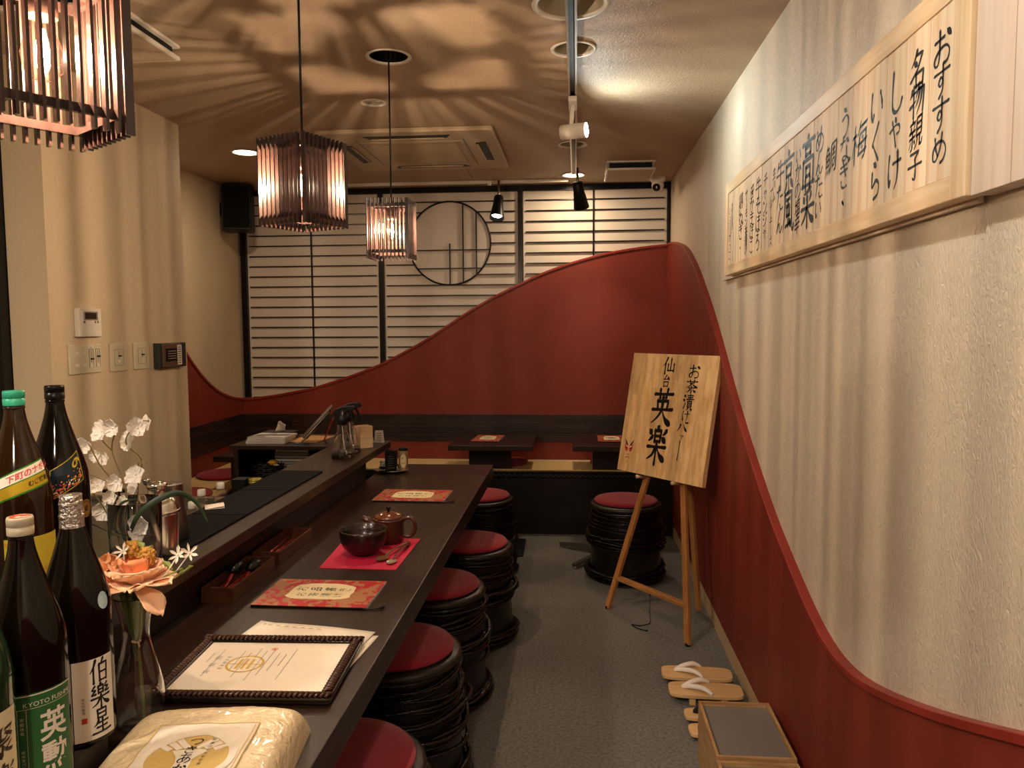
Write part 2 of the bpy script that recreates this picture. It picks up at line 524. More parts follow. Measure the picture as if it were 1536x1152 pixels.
wallp = mat('wallpaper', 'd3c3ac', .5, var=.12, vscale=45, bump=.5, bscale=100, bstretch=(1, 1, .5), distort=1.5)
wallp_l = mat('wallpaper_left', 'cdb999', .75, var=.07, vscale=60, bump=.2, bscale=260)
ceilm = mat('ceiling_paper', 'b39a7e', .55, var=.08, vscale=25, bump=.5, bscale=75, distort=1.5)
carpet = mat('carpet', '85827c', .95, col2='585651', vscale=85, bump=.5, bscale=500, contrast=(.25, .75))
redm = mat('red_panel', '7e2b1c', .55, var=.12, vscale=8, bump=.08, bscale=300)
red_trim = mat('red_trim', '8c2a1c', .45, var=.05)
darkwood = mat('dark_wood', '2e1d14', .32, col2='1f130c', vscale=7, stretch=(8, 1, 8), bump=.05, bscale=40, rvar=.06, contrast=(.35, .65))
darkwood_x = mat('dark_wood_x', '2c1a13', .34, col2='1e110c', vscale=7, stretch=(1, 8, 8), bump=.05, bscale=40)
blackwood = mat('black_wood', '1a1210', .35, col2='120c0a', vscale=8, stretch=(1, 6, 6))
plank_m = mat('band_plank', '301d13', .5, col2='20130b', vscale=5, stretch=(1, 12, 12), rnd=.45)
white_cloth = mat('shoji_paper', 'd6ccc0', .9, var=.04, vscale=3, bump=.12, bscale=5, bstretch=(.6, 1, 2.5))
black_lac = mat('black_lacquer', '090808', .3, spec=.35)
black_mat = mat('black_rubber', '0a0a0a', .7, spec=.12, bump=.3, bscale=700)
black_pl = mat('black_plastic', '070707', .4, spec=.3)
white_pl = mat('white_plastic', 'd9d2c4', .45)
cream_pl = mat('cream_plate', 'c9c0a4', .45)
chrome = mat('chrome', 'd8d2c8', .16, metal=1)
steel = mat('steel', '8b867c', .3, metal=1)
tatami = mat('tatami', 'ddbd84', .8, col2='cdab72', vscale=40, stretch=(1, 14, 1), bump=.3, bscale=200, bstretch=(1, 8, 1))
crimson = mat('crimson_felt', '8f1626', .95, var=.12, vscale=40, bump=.25, bscale=500, sheen=.15)
crimson_mat = mat('crimson_placemat', 'b20c38', .7, var=.05)
barrel_m = mat('barrel_black', '100d0b', .25, col2='0d0a09', vscale=14, stretch=(6, 6, 1), bump=.3, bscale=30, bstretch=(8, 8, 1))
vine_m = mat('vine_black', '18110e', .2, col2='090706', vscale=30, bump=.6, bscale=60)
rim_m = mat('stool_rim', '241c16', .35, bump=.2, bscale=60)
birch = mat('pale_cypress', 'dbc09a', .5, col2='cdac80', vscale=5, stretch=(1, .7, 9), contrast=(.4, .62), bump=.05, bscale=60)
strip_m = mat('cypress_strip', 'dcc6a8', .6, col2='cfae88', vscale=4, stretch=(1, 10, .6), contrast=(.42, .62), rnd=.06)
backbd = mat('pale_backboard', 'cdb9a8', .65, col2='c3ac98', vscale=4, stretch=(1, 9, .5), contrast=(.4, .6), rnd=.05)
stave_m = mat('laminated_stave', 'e4c08a', .45, col2='d2a56c', vscale=5, stretch=(9, 9, 1), contrast=(.4, .65), rnd=.14)
easel_m = mat('easel_oak', 'b47d46', .4, col2='9a6634', vscale=8, stretch=(6, 6, 1), bump=.05)
crate_m = mat('crate_oak', 'bd9868', .5, col2='94693e', vscale=8, stretch=(1, 1, 10))
geta_m = mat('geta_wood', 'deb884', .5, col2='d2a670', vscale=6, stretch=(1, 10, 4))
ink = mat('ink', '15110f', .55, spec=.25)
ink_blue = mat('ink_grey', '3a4446', .45)
ink_soft = mat('ink_soft', '4d443c', .8)
paper = mat('paper', 'e6dccb', .8, var=.03)
cream = mat('cream_paper', 'e5d2a6', .8)
gold = mat('gold_print', 'c9a33a', .4, metal=.4)
red_ink = mat('red_ink', 'c03a28', .6)
slat_m = mat('slat_wood', '3a2823', .22, col2='281b17', vscale=10, stretch=(6, 6, 1), coat=.3)
brass = mat('socket_brown', '3a241a', .35)
fil_m = mat('filament', 'ffffff', .5, emit=(1.0, .72, .42, 1), estr=160)
bulb_glass = clear_glass('bulb_glass', (1.0, .97, .92, 1))
down_em = mat('lamp_face', 'ffffff', .5, emit=(1.0, .86, .66, 1), estr=14)
spot_em = mat('spot_face', 'ffffff', .5, emit=(.92, 1.0, .93, 1), estr=30)
glass = mat('glass', 'ffffff', .0, trans=1.0, ior=1.45)
water = mat('water_clear', 'f2f6f4', .0, trans=1.0, ior=1.33)
bottle_brown = mat('bottle_brown', '0c0704', .08, coat=.1, spec=.3)
bottle_amber = mat('bottle_amber', '211206', .08, coat=.15)
bottle_green = mat('bottle_green', '11301c', .08, coat=.5)
# ================================================================== room shell
C, XR, XL, YB = 2.518, 0.69, -2.61, 5.87


def struct(name, mb, mats, parent=None, **kw):
    o = mb.build(name, mats, parent, **kw)
    if parent is None: o['kind'] = 'structure'
    return o


struct('floor', MB().box(-3.4, -2.2, -.1, XR + .1, YB + .1, 0), carpet)
wall_back = struct('wall_back', MB().box(-3.4, YB, 0, XR + .1, YB + .1, C), wallp)
wall_right = struct('wall_right', MB().box(XR, -2.2, 0, XR + .1, YB, C), wallp)
wall_left = struct('wall_left', MB().box(XL - .1, 3.9, 0, XL, YB, C), wallp_l)
struct('wall_front', MB().box(-3.4, -2.3, 0, XR + .1, -2.2, C), wallp)
struct('wall_far_left', MB().box(-3.5, -2.2, 0, -3.4, YB, C), wallp_l)
struct('wall_column', MB().box(-2.215, 2.85, 0, -2.052, 3.9, C).box(-2.7, 2.86, 0, -2.2, 3.9, C), wallp_l)
door = MB().box(-2.29, 2.80, 0, -2.218, 2.858, 2.2).box(-3.395, 2.80, 2.12, -2.29, 2.858, 2.2)
door_1 = struct('door_1', door, black_lac)
struct('door_panel', MB().box(-3.39, 2.83, 0, -2.292, 2.856, 2.118), darkwood_x, door_1)

# ceiling with real holes for the recessed downlights
HOLES = [(-.727, 3.016, .077), (-.727, 2.022, .077), (-.727, 1.02, .077), (-.946, 3.609, .052), (-.012, 3.004, .075),
         (-.02, 2.596, .11), (-.022, 4.545, .075), (-.022, 5.451, .072), (-1.973, 4.533, .072)]
cc = bpy.data.curves.new('ceiling_curve', 'CURVE'); cc.dimensions = '2D'; cc.fill_mode = 'BOTH'; cc.extrude = 0


def spl(pts):
    s_ = cc.splines.new('POLY'); s_.points.add(len(pts) - 1)
    for p, q in zip(s_.points, pts): p.co = (q[0], q[1], 0, 1)
    s_.use_cyclic_u = True


spl([(-3.4, -2.2), (XR, -2.2), (XR, YB), (-3.4, YB)])
for hx, hy, hr in HOLES:
    spl([(hx + hr * math.cos(2 * PI * k / 40), hy + hr * math.sin(2 * PI * k / 40)) for k in range(40)])
co_ = bpy.data.objects.new('c', cc); COL.objects.link(co_)
_dg.update(); _dg = bpy.context.evaluated_depsgraph_get()
cm = bpy.data.meshes.new_from_object(co_.evaluated_get(_dg)); bpy.data.objects.remove(co_)
cm.materials.clear(); cm.materials.append(ceilm)
for v in cm.vertices: v.co.z = C
ceil = bpy.data.objects.new('ceiling', cm); COL.objects.link(ceil); ceil['kind'] = 'structure'
struct('ceiling_void', MB().box(-3.5, -2.3, C + .16, XR + .1, YB + .1, C + .22), blackwood, ceil)

# baseboard along the right wall
struct('baseboard_right', MB().box(.668, -2.1, 0, .689, 5.33, .088), mat('beige_baseboard', 'c8ad86', .55, var=.1, vscale=20), bevel=.002)

# ------------------------------------------------------------------ wave-topped red panels
back_curve = smooth_curve([(x, z, 0) for x, z in [(-2.606, .918), (-2.552, .919), (-2.403, .936), (-2.192, .972), (-2.013, 1.01), (-1.756, 1.09), (-1.498, 1.187),
              (-1.278, 1.298), (-1.118, 1.388), (-.961, 1.489), (-.805, 1.588), (-.624, 1.691), (-.408, 1.794), (-.277, 1.855), (-.044, 1.937), (.212, 2.003), (.468, 2.043), (.666, 2.062)]], 3)
right_curve = smooth_curve([(y, z, 0) for y, z in [(5.785, 2.062), (5.60, 2.056), (5.3, 2.021), (4.873, 1.946), (4.506, 1.821), (4.184, 1.667), (3.904, 1.516), (3.657, 1.365), (3.44, 1.225),
               (3.158, 1.055), (2.876, .905), (2.619, .785), (2.302, .672), (2.13, .626), (1.99, .612), (1.84, .627), (1.671, .67), (1.496, .727), (1.355, .778), (1.153, .858), (.8, 1.0), (.3, 1.25), (-.4, 1.55), (-1.4, 1.75), (-2.19, 1.8)]], 3)
left_curve = smooth_curve([(y, z, 0) for y, z in [(3.905, 1.95), (4.3, 1.86), (4.6, 1.65), (4.8, 1.43), (4.947, 1.285), (5.057, 1.195), (5.195, 1.1), (5.38, 1.009), (5.582, .95), (5.761, .922), (5.81, .918)]], 3)


def wave_panel(name, curve, fn, thick, zb, trim_out):
    """panel below a curved top edge; fn(t, z, depth) -> world"""
    mb = MB()
    n = len(curve)
    vs, fs = [], []
    for c in curve:
        vs += [fn(c.x, zb, 0), fn(c.x, c.y, 0), fn(c.x, c.y, thick), fn(c.x, zb, thick)]
    for i in range(n - 1):
        a, b = 4 * i, 4 * (i + 1)
        fs += [(a, b, b + 1, a + 1), (a + 1, b + 1, b + 2, a + 2), (a + 3, a + 2, b + 2, b + 3)]
    mb.add(vs, fs)
    o = struct(name, mb, redm)
    tr = MB()
    vs, fs = [], []
    for i, c in enumerate(curve):
        d = (curve[min(i + 1, n - 1)] - curve[max(i - 1, 0)]).normalized()
        nx, nz = d.y, -d.x
        if nz > 0: nx, nz = -nx, -nz
        w_ = .013
        for (o1, dep) in ((-.004, -.002), (-.004, thick + trim_out), (w_, thick + trim_out), (w_, -.002)):
            vs.append(fn(c.x + nx * o1, c.y + nz * o1, dep))
    for i in range(n - 1):
        for k in range(4):
            a, b = 4 * i + k, 4 * i + (k + 1) % 4
            fs.append((a, b, b + 4, a + 4))
    tr.add(vs, fs)
    struct('edge_trim', tr, red_trim, o, bevel=.002)
    return o


wave_panel('trim_1', right_curve, lambda y, z, d_: (.688 - d_, y, z), .022, .089, .006)
wave_panel('trim_2', back_curve, lambda x, z, d_: (x, 5.80 - d_, z), .020, .458, .010)
wave_panel('trim_3', left_curve, lambda y, z, d_: (XL + .001 + d_, y, z), .014, .458, .008)

# dark plank band on the back and left walls, laid of single planks
for nm, along in (('trim_4', 0), ('trim_5', 1)):
    L0, L1 = (-2.584, .664) if along == 0 else (3.95, 5.765)
    base = MB()
    if along == 0: base.box(L0, 5.772, .595, L1, 5.779, .80)
    else: base.box(XL + .016, L0, .595, XL + .024, L1, .80)
    b = struct(nm, base, blackwood)
    rr = random.Random(3 + along)
    for row in range(6):
        z0 = .595 + row * .0345
        t = L0 - rr.uniform(0, .25)
        while t < L1 - .02:
            ln = rr.uniform(.22, .42)
            a, c_ = max(t, L0), min(t + ln - .002, L1)
            if c_ - a > .01:
                pr = rr.uniform(.003, .0055)
                cx_, cz = (a + c_) / 2, z0 + .0165
                if along == 0:
                    q = MB().box(-(c_ - a) / 2, -pr, -.0162, (c_ - a) / 2, 0, .0162).build('plank', plank_m, b)
                    q.location = (cx_, 5.7722, cz)
                else:
                    q = MB().box(0, -(c_ - a) / 2, -.0162, pr, (c_ - a) / 2, .0162).build('plank', plank_m, b)
                    q.location = (XL + .0238, cx_, cz)
            t += ln

# ------------------------------------------------------------------ L-shaped tatami bench
bench = thing('tatami_bench', 'dark fronted L-shaped built-in bench topped with straw-yellow tatami matting', 'bench', (-.9, 5.6, 0))
def loc(mb): return mb.map(lambda x, y, z: (x + .9, y - 5.6, z))
loc(MB().box(-2.15, 5.345, .0, .662, 5.77, .405).box(-2.594, 3.92, 0, -2.155, 5.77, .405)).build('bench_front', blackwood, bench)
loc(MB().box(-2.17, 5.325, .407, .662, 5.36, .452).box(-2.17, 3.92, .407, -2.135, 5.325, .452)).build('edge_board', black_lac, bench, bevel=.003)
loc(MB().box(-2.594, 5.362, .407, .662, 5.715, .458).box(-2.594, 3.92, .407, -2.172, 5.360, .458)).build('tatami_mat', tatami, bench)
loc(MB().box(-2.15, 5.716, .407, .662, 5.777, .457)).build('back_rail', birch, bench)
rr = random.Random(5)
braid = MB()
for k in range(150):
    x = -2.1 + k * .0183
    braid.bar((x, 5.3235, .413 + .02 * (k % 2)), (x + .0183, 5.3235, .433 - .02 * (k % 2)), .004, .003)
loc(braid).build('braided_edge', mat('braid', '4a3b2c', .6), bench, kind='stuff')

# ------------------------------------------------------------------ shoji-like lattice screens on the back wall
YS = 5.812
def curve_z(x):
    p = min(back_curve, key=lambda c: abs(c.x - x))
    return p.y
CX, CZ, CR = -.958, 2.097, .312


def screen(x0, x1, mull, label, circle=False):
    t = thing('shoji_screen', label, 'screen', ((x0 + x1) / 2, YS, .93), group='lattice screens over the back wall')
    ox = (x0 + x1) / 2
    def put(name, mb, m_, par=None, **kw):
        return mb.map(lambda x, y, z: (x - ox, y - YS, z - .93)).build(name, m_, par or t, **kw)
    zlow = min(curve_z(x0), curve_z(x1)) - .03
    put('paper', MB().grid(lambda u, v: (x0 + (x1 - x0) * u, YS + .0085, zlow + (C - .02 - zlow) * v), 2, 2, sm=False), white_cloth)
    put('frame_rail', MB().box(x0, YS - .014, 2.474, x1, YS + .016, 2.514), black_lac)
    z = 2.1732 + .0779 * 3
    k = 3
    while True:
        z = 2.1732 + .0779 * k
        if z < zlow: break
        # clip below the red panel
        segs = [(x0 + .018, x1 - .018)]
        vis = [x for x in [x0 + (x1 - x0) * i / 30 for i in range(31)] if curve_z(x) < z]
        if vis:
            segs = [(x0 + .018, min(x1 - .018, max(vis) + .04))]
            if circle and abs(z - CZ) < CR:
                h = math.sqrt(CR * CR - (z - CZ) ** 2)
                segs = [(segs[0][0], CX - h), (CX + h, segs[0][1])]
            for a, b_ in segs:
                if b_ - a > .02:
                    put('slat', MB().box(a, YS - .004, z - .0042, b_, YS + .008, z + .0042), black_lac)
        k -= 1
    if mull is not None:
        put('muntin', MB().box(mull - .005, YS - .008, max(curve_z(mull) - .03, .93), mull + .005, YS + .010, 2.474), black_lac)
    if circle:
        put('round_frame', MB().tube([(CX + CR * math.cos(2 * PI * k / 72), YS, CZ + CR * math.sin(2 * PI * k / 72)) for k in range(72)], .007, 6, closed=True), black_lac)
        for bx, za, zb in ((-.956, 1.787, 2.096), (-.854, 1.805, 2.39), (-.753, 1.864, 2.334)):
            put('bar', MB().box(bx - .0045, YS - .008, za, bx + .0045, YS + .004, zb), black_lac)
        for bz in (2.047, 1.909):
            h = math.sqrt(CR * CR - (bz - CZ) ** 2)
            put('bar', MB().box(CX - h, YS - .004, bz - .004, CX + h, YS + .006, bz + .004), black_lac)
    return t


screen(-2.543, -1.507, -2.03, 'leftmost white lattice screen with black slats, beside the wall speaker')
screen(-1.465, -.440, None, 'middle white lattice screen with a round window of crossed black bars', circle=True)
screen(-.398, .663, .124, 'rightmost white lattice screen, mostly cut off by the rising red panel')
for x, n in ((-2.566, 'beside the wall speaker at the left corner'), (-1.486, 'behind the far lantern, between left and middle screens'), (-.419, 'between the round-window screen and the rightmost screen'), (.6745, 'in the right corner under the camera')):
    hw = .019 if x > -2 and x < .5 else (.022 if x < -2 else .0095)
    zb = max(.93, curve_z(min(x, .66)) - .03)
    o = MB().box(-hw, -.018, zb, hw, .018, 2.514).build('screen_post', black_lac, bevel=.002)
    place(o, 'black lacquered upright post ' + n, 'post', 'posts of the lattice screens', (x, YS + .002, 0))

# ------------------------------------------------------------------ ceiling fittings
def downlight(i, label, lit=False, black=False, r=None):
    hx, hy, hr = HOLES[i]
    t = thing('downlight', label, 'ceiling light', (hx, hy, C), group='recessed ceiling downlights')
    MB().lathe([(hr * 1.16, -.003), (hr * 1.15, -.007), (hr * 1.0, -.006), (hr * .97, .0), (hr * .97, .004)], 36, cap=False).build('trim_ring', white_pl, t)
    cup = black_pl if black else cupm
    MB().lathe([(hr * .97, .0), (hr * .95, .03), (hr * .8, .12), (0.0001, .125)], 36, cap=False).build('reflector_cup', cup, t)
    if lit:
        disc2d(MB(), 0, 0, hr * .93, z=0.006).build('lamp_face', down_em, t)
        lamp('downlight_lamp', 'AREA', (0, 0, -.012), DOWN_W * .35, (1.0, .74, .48), (0, 0, -1), t, size=hr * 1.6, shape='DISK')
    return t


cupm = mat('downlight_cup', 'b4aa92', .35)
downlight(0, 'black-lined ceiling cup from which the far lantern cord drops', black=True)
downlight(3, 'small unlit ceiling fitting with glinting glass, nearer the air conditioner')
downlight(4, 'second unlit downlight along the track, white ringed')
downlight(5, 'largest unlit downlight, cut by the top edge of the picture')
downlight(6, 'third unlit downlight, behind the white spotlight')
downlight(7, 'lit downlight at the far end of the lighting track', lit=True)
downlight(8, 'lit downlight left of the middle slatted lantern', lit=True)
MB().ball((-.02, 0, .0), .018, 10, sc_=(1, 1, .6)).ball((.022, .01, 0), .014, 10, sc_=(1, 1, .6)).build('glass_drop', glass, [o for o in COL.objects if o.name.startswith('downlight') and abs(o.location.x + .946) < .01 and o.type == 'EMPTY'][0])

# lighting track
tr = thing('lighting_track', 'long silver lighting track with a black slot running down the ceiling', 'track', (-.018, 3.6, C))
MB().box(-.019, -2.6, -.022, -.011, 1.78, -.001).box(.011, -2.6, -.022, .019, 1.78, -.001).build('rail', mat('track_silver', 'b9b3a6', .3, metal=.7), tr)
MB().box(-.011, -2.6, -.012, .011, 1.78, -.001).build('slot', black_pl, tr)
MB().box(-.019, .02, -.024, .019, .13, -.002).build('joint', white_pl, tr, bevel=.002)

# white spotlight
SPX, SPY, SPZ = -.013, 3.62, 2.362
sp = thing('track_spotlight', 'white cylindrical spotlight on the track, glowing face turned to the right wall', 'spotlight', (SPX, SPY, SPZ))
dirv = Vector((1, -.30, .0)).normalized()
rot = dirv.to_track_quat('Z', 'Y').to_matrix().to_4x4()
MB().lathe([(.0, -.062), (.030, -.062), (.034, -.057), (.034, .058), (.031, .06), (.030, .046), (.0, .044)], 32, cap=False).mul(rot).build('lamp_body', white_pl, sp)
disc2d(MB(), 0, 0, .0325, z=.0603).mul(rot).build('lamp_face', spot_em, sp)
MB().tube([(-.01, -.01, .03), (-.008, -.02, .06), (-.005, -.03, .128)], .010, 10).build('bracket', white_pl, sp)
MB().box(-.024, -.10, .108, .014, .06, .131).build('track_adapter', white_pl, sp, bevel=.003)
lamp('spot_lamp', 'SPOT', dirv * .062, SPOT_W * 2.2, (.86, 1.0, .97), dirv + Vector((0, -.25, -.16)), sp, spot_size=math.radians(176), spot_blend=1.0, shadow_soft_size=.028)
lamp('spot_lamp', 'SPOT', dirv * .062, SPOT_W * 1.6, (.86, 1.0, .97), dirv + Vector((0, -.35, -.1)), sp, spot_size=math.radians(110), spot_blend=1.0, shadow_soft_size=.028)

sp2 = dup(sp, (SPX, 1.05, SPZ), None, 'second white spotlight on the track, out of the picture above the camera')
for c in sp2.children:
    if c.type == 'LIGHT':
        c.data = c.data.copy(); c.data.energy = SPOT2_W; c.data.color = (1.0, .97, .88); c.rotation_euler = Vector((1, .55, -1.0)).to_track_quat('-Z', 'Y').to_euler()


def black_spot(label, loc_, d, watt, lit):
    t = thing('track_spotlight', label, 'spotlight', loc_, group='black spotlights')
    d = Vector(d).normalized()
    R_ = d.to_track_quat('Z', 'Y').to_matrix().to_4x4()
    MB().lathe([(.0, -.095), (.030, -.095), (.034, -.088), (.036, -.03), (.052, .075), (.051, .080), (.047, .077), (.040, .05), (.0, .045)], 32, cap=False).mul(R_).build('lamp_body', black_pl, t)
    disc2d(MB(), 0, 0, .037, z=.055).mul(R_).build('lamp_face', down_em if lit else black_pl, t)
    MB().tube([-d * .08, -d * .09 + Vector((0, 0, .02)), (-d.x * .09, -d.y * .09, C - loc_[2] - .02)], .008, 8).build('stem', steel, t)
    lamp('spot_lamp', 'SPOT', d * .06, watt, (1.0, .76, .52), d, t, spot_size=math.radians(62), spot_blend=.9, shadow_soft_size=.03)
    return t


black_spot('black spotlight hanging in front of the round-window screen, its face lit', (-.555, 5.47, 2.30), (-.05, -.45, -1), BLACK_W * .6, True)
black_spot('black spotlight at the end of the track, tilted towards the red panel', (.02, 5.16, 2.32), (.16, .42, -.9), BLACK_W, False)

# surface duct across the ceiling in front of the screens
MB().box(-.85, -.016, -.022, .80, .016, -.001).build('ceiling_duct', white_pl, bevel=.003)
place(COL.objects['ceiling_duct'], 'slim white duct across the ceiling just before the screens', 'duct', None, (-.86, 5.60, C))
sw = thing('pull_switch', 'tiny white pull switch hanging from the ceiling above the round window', 'switch', (-.60, 5.35, C))
MB().tube([(0, 0, -.001), (0, 0, -.05)], .0015, 6).build('cord', white_pl, sw)
MB().box(-.012, -.012, -.08, .012, .012, -.05).build('switch_body', white_pl, sw, bevel=.002)

# air conditioner cassette
ac = thing('ceiling_air_conditioner', 'square beige four-way cassette air conditioner in the ceiling', 'air conditioner', (-.915, 4.56, C))
acm = mat('ac_beige', 'bba88c', .5)
acf = MB()
rc = .05
def rrect(w_, h_, r_, n=5):
    out = []
    for cx, cy, a0 in ((w_ - r_, h_ - r_, 0), (-w_ + r_, h_ - r_, 90), (-w_ + r_, -h_ + r_, 180), (w_ - r_, -h_ + r_, 270)):
        for k in range(n + 1):
            a = math.radians(a0 + 90 * k / n)
            out.append((cx + r_ * math.cos(a), cy + r_ * math.sin(a)))
    return out
acf.prism(rrect(.478, .49, .03), -.026, -.001)
acf.build('panel', acm, ac, bevel=.006)
MB().prism(rrect(.285, .285, .015), -.030, -.0262).build('grille', acm, ac, bevel=.001)
g = MB()
for k in range(34):
    y = -.23 + k * .014
    g.box(-.245, y, -.0325, .245, y + .004, -.0301)
g.box(-.25, -.245, -.0305, .25, .245, -.0300)
g.build('grille_lines', mat('grille_fine', 'a08a6a', .6), ac, kind='stuff')
for k in range(4):
    R_ = Matrix.Rotation(k * PI / 2, 4, 'Z')
    MB().prism([(-.215, .352), (.215, .352), (.240, .412), (-.240, .412)], -.0275, -.0262).mul(R_).build('air_slot', black_pl, ac)
    f = MB().grid(lambda u, v: (-.2 + .4 * u, .354 + .012 * v, -.0285 - .006 * math.sin(PI * v)), 6, 5).mul(R_).build('louver', acm, ac, solid=.002)
MB().box(-.30, -.33, -.0267, -.296, .33, -.0262).box(.296, -.33, -.0267, .30, .33, -.0262).build('panel_joint', black_pl, ac)

hatch = MB()
hatch.box(-.30, -.17, -.006, .30, .17, -.001)
place(hatch.build('ceiling_hatch', ceilm, bevel=.002), 'flat square inspection hatch in the ceiling behind the air conditioner', 'hatch', None, (-1.03, 5.32, C))


def vent(label, cx, cy, wx, wy, drop):
    t = thing('ceiling_vent', label, 'vent', (cx, cy, C), group='ceiling vent plates')
    MB().box(-wx, -wy, -.012, wx, wy, -.001).build('vent_frame', white_pl, t, bevel=.002)
    MB().box(-wx + .02, -wy + .02, -drop + .008, wx - .02, wy - .02, -.012).build('dark_gap', black_pl, t)
    MB().box(-wx, -wy, -drop - .006, wx, wy, -drop + .008).build('cover_plate', white_pl, t, bevel=.003)
    MB().box(-wx + .012, -wy + .012, -drop - .0075, wx - .012, wy - .012, -drop - .0062).build('cover_inset', ceilm, t)
    return t


vent('square white vent plate in the ceiling corner beside the security camera', .345, 5.22, .155, .20, .055)
vent('square vent plate in the ceiling behind the nearest lantern', -1.72, 2.58, .25, .25, .05)

cc_ = thing('security_camera', 'white dome security camera in the back right ceiling corner', 'camera', (.575, 5.62, C))
MB().lathe([(.055, -.001), (.055, -.02), (.048, -.032), (.0, -.034)][::-1], 24, cap=False).build('mount', white_pl, cc_)
MB().ball((0, 0, -.055), .044, 20).build('camera_ball', white_pl, cc_)
Rc = Vector((-.35, -1, -.55)).normalized().to_track_quat('Z', 'Y').to_matrix().to_4x4()
MB().lathe([(.0, .040), (.026, .040), (.028, .047), (.020, .046), (.014, .043), (.0, .043)], 20, cap=False).mul(Matrix.Translation((0, 0, -.055)) @ Rc).build('lens', black_pl, cc_)

# wall speaker
spk = thing('wall_speaker', 'black box speaker high on the left wall by the screens', 'speaker', (-2.47, 5.52, 2.335))
Rz = Matrix.Rotation(math.radians(18), 4, 'Z')
MB().prism([(-.10, .11), (-.115, -.02), (-.095, -.11), (.095, -.11), (.115, -.02), (.10, .11)], -.16, .165).mul(Rz).build('cabinet', black_pl, spk, bevel=.006)
MB().box(-.088, -.118, -.145, .088, -.110, .15).mul(Rz).build('front_grille', black_mat, spk, bevel=.002)
MB().box(-.13, -.02, -.05, -.05, .02, .05).build('bracket', black_pl, spk)

# ------------------------------------------------------------------ switches on the column
XC = -2.0515
def wall_plate(name, label, cat, y0, y1, z0, z1, m_, th=.008, group=None):
    t = thing(name, label, cat, (XC, (y0 + y1) / 2, z0), group=group)
    w_, h_ = (y1 - y0) / 2, z1 - z0
    MB().box(.0005, -w_, 0, th, w_, h_).build('plate', m_, t, bevel=.0025)
    return t, w_, h_


t, w_, h_ = wall_plate('thermostat', 'white remote control panel with dark display, above the switches', 'control panel', 2.995, 3.145, 1.437, 1.555, white_pl, .022)
MB().box(.022, -.045, .068, .0235, .05, .105).build('bezel', mat('bezel_grey', '8f8a82', .5), t)
MB().box(.0235, -.036, .073, .0242, .04, .100).build('display', mat('display_brown', '2c1c14', .3), t)
MB().box(.022, -.047, .056, .0235, -.035, .066).box(.022, .028, .056, .0235, .035, .066).box(.022, .045, .056, .0235, .052, .066).build('button', mat('button_grey', '6b6558', .5), t, kind='stuff')
t, w_, h_ = wall_plate('switch_plate', 'widest grey switch plate with four buttons and two dimmer sliders', 'light switch', 2.944, 3.155, 1.283, 1.404, cream_pl, group='switches on the column')
for a, b in ((-.058, .085), (-.015, .085), (-.058, .035), (-.015, .035)):
    MB().box(.0082, a - .011, b - .006, .0105, a + .011, b + .006).build('button', white_pl, t, bevel=.001)
for a, zz in ((.035, .06), (.08, .07)):
    MB().box(.0082, a - .014, .025, .0088, a - .012, .1).box(.0082, a + .012, .025, .0088, a + .014, .1).box(.0082, a - .014, .099, .0088, a + .014, .101).box(.0082, a - .001, .045, .0089, a + .001, .095).build('slider_track', ink_soft, t)
    MB().box(.0085, a - .006, zz - .003, .015, a + .010, zz + .003).build('slider_knob', black_pl, t)
    MB().box(.0082, a - .01, .026, .0105, a + .01, .038).build('button', white_pl, t, bevel=.001)
row_text(rect2d(MB(), -.02, -.007, .02, .007), 'SW', 0, -.004, .009, m=1, z=.0003).mul(Matrix.Translation((.0084, .035, .112)) @ Matrix(((0, 0, 1, 0), (1, 0, 0, 0), (0, 1, 0, 0), (0, 0, 0, 1)))).build('tag', [white_pl, ink], t)
for i, (a, b, lb) in enumerate(((3.220, 3.345, 'narrow dimmer switch plate with a round button, second from the left'), (3.402, 3.530, 'narrow dimmer switch plate beside the dark card reader'))):
    t, w_, h_ = wall_plate('switch_plate', lb, 'light switch', a, b, 1.279, 1.403, cream_pl, group='switches on the column')
    MB().box(.0082, -.034, .025, .0086, -.033, .098).box(.0082, .033, .025, .0086, .034, .098).box(.0082, -.034, .097, .0086, .034, .098).box(.0082, -.034, .025, .0086, .034, .026).box(.0082, -.002, .055, .0086, .0, .092).build('inner_frame', ink_soft, t)
    MB().box(.0083, -.004, .066, .016, .010, .072).build('slider_knob', black_pl, t)
    MB().box(.0083, -.012, .036, .0105, .008, .050).build('button', white_pl if i == 0 else cream_pl, t, bevel=.001)
t, w_, h_ = wall_plate('card_reader', 'dark grey and bronze wall reader with a paper tag, nearest the column edge', 'reader', 3.575, 3.835, 1.274, 1.397, mat('reader_green', '2b302b', .4), .03)
MB().box(.030, -.10, .004, .034, .075, .119).build('bronze_cover', mat('reader_bronze', '75604c', .35, metal=.5), t, bevel=.002)
MB().box(.034, -.075, .032, .036, .03, .096).build('key_window', black_pl, t)
g = MB()
for k in range(4): g.box(.0362, -.045, .045 + k * .012, .0366, .02, .047 + k * .012).box(.0362, -.055, .0445 + k * .012, .0367, -.051, .0475 + k * .012)
g.build('indicator_lines', white_pl, t, kind='stuff')
g = MB(); rect2d(g, -.022, -.05, .022, .05)
for k in range(8): rect2d(g, -.016, .036 - k * .011, .010 + (k % 3) * .003, .040 - k * .011, 1, .0003)
g.mul(Matrix.Translation((.0365, .053, .062)) @ Matrix(((0, 0, 1, 0), (1, 0, 0, 0), (0, 1, 0, 0), (0, 0, 0, 1)))).build('paper_tag', [paper, ink_soft], t)
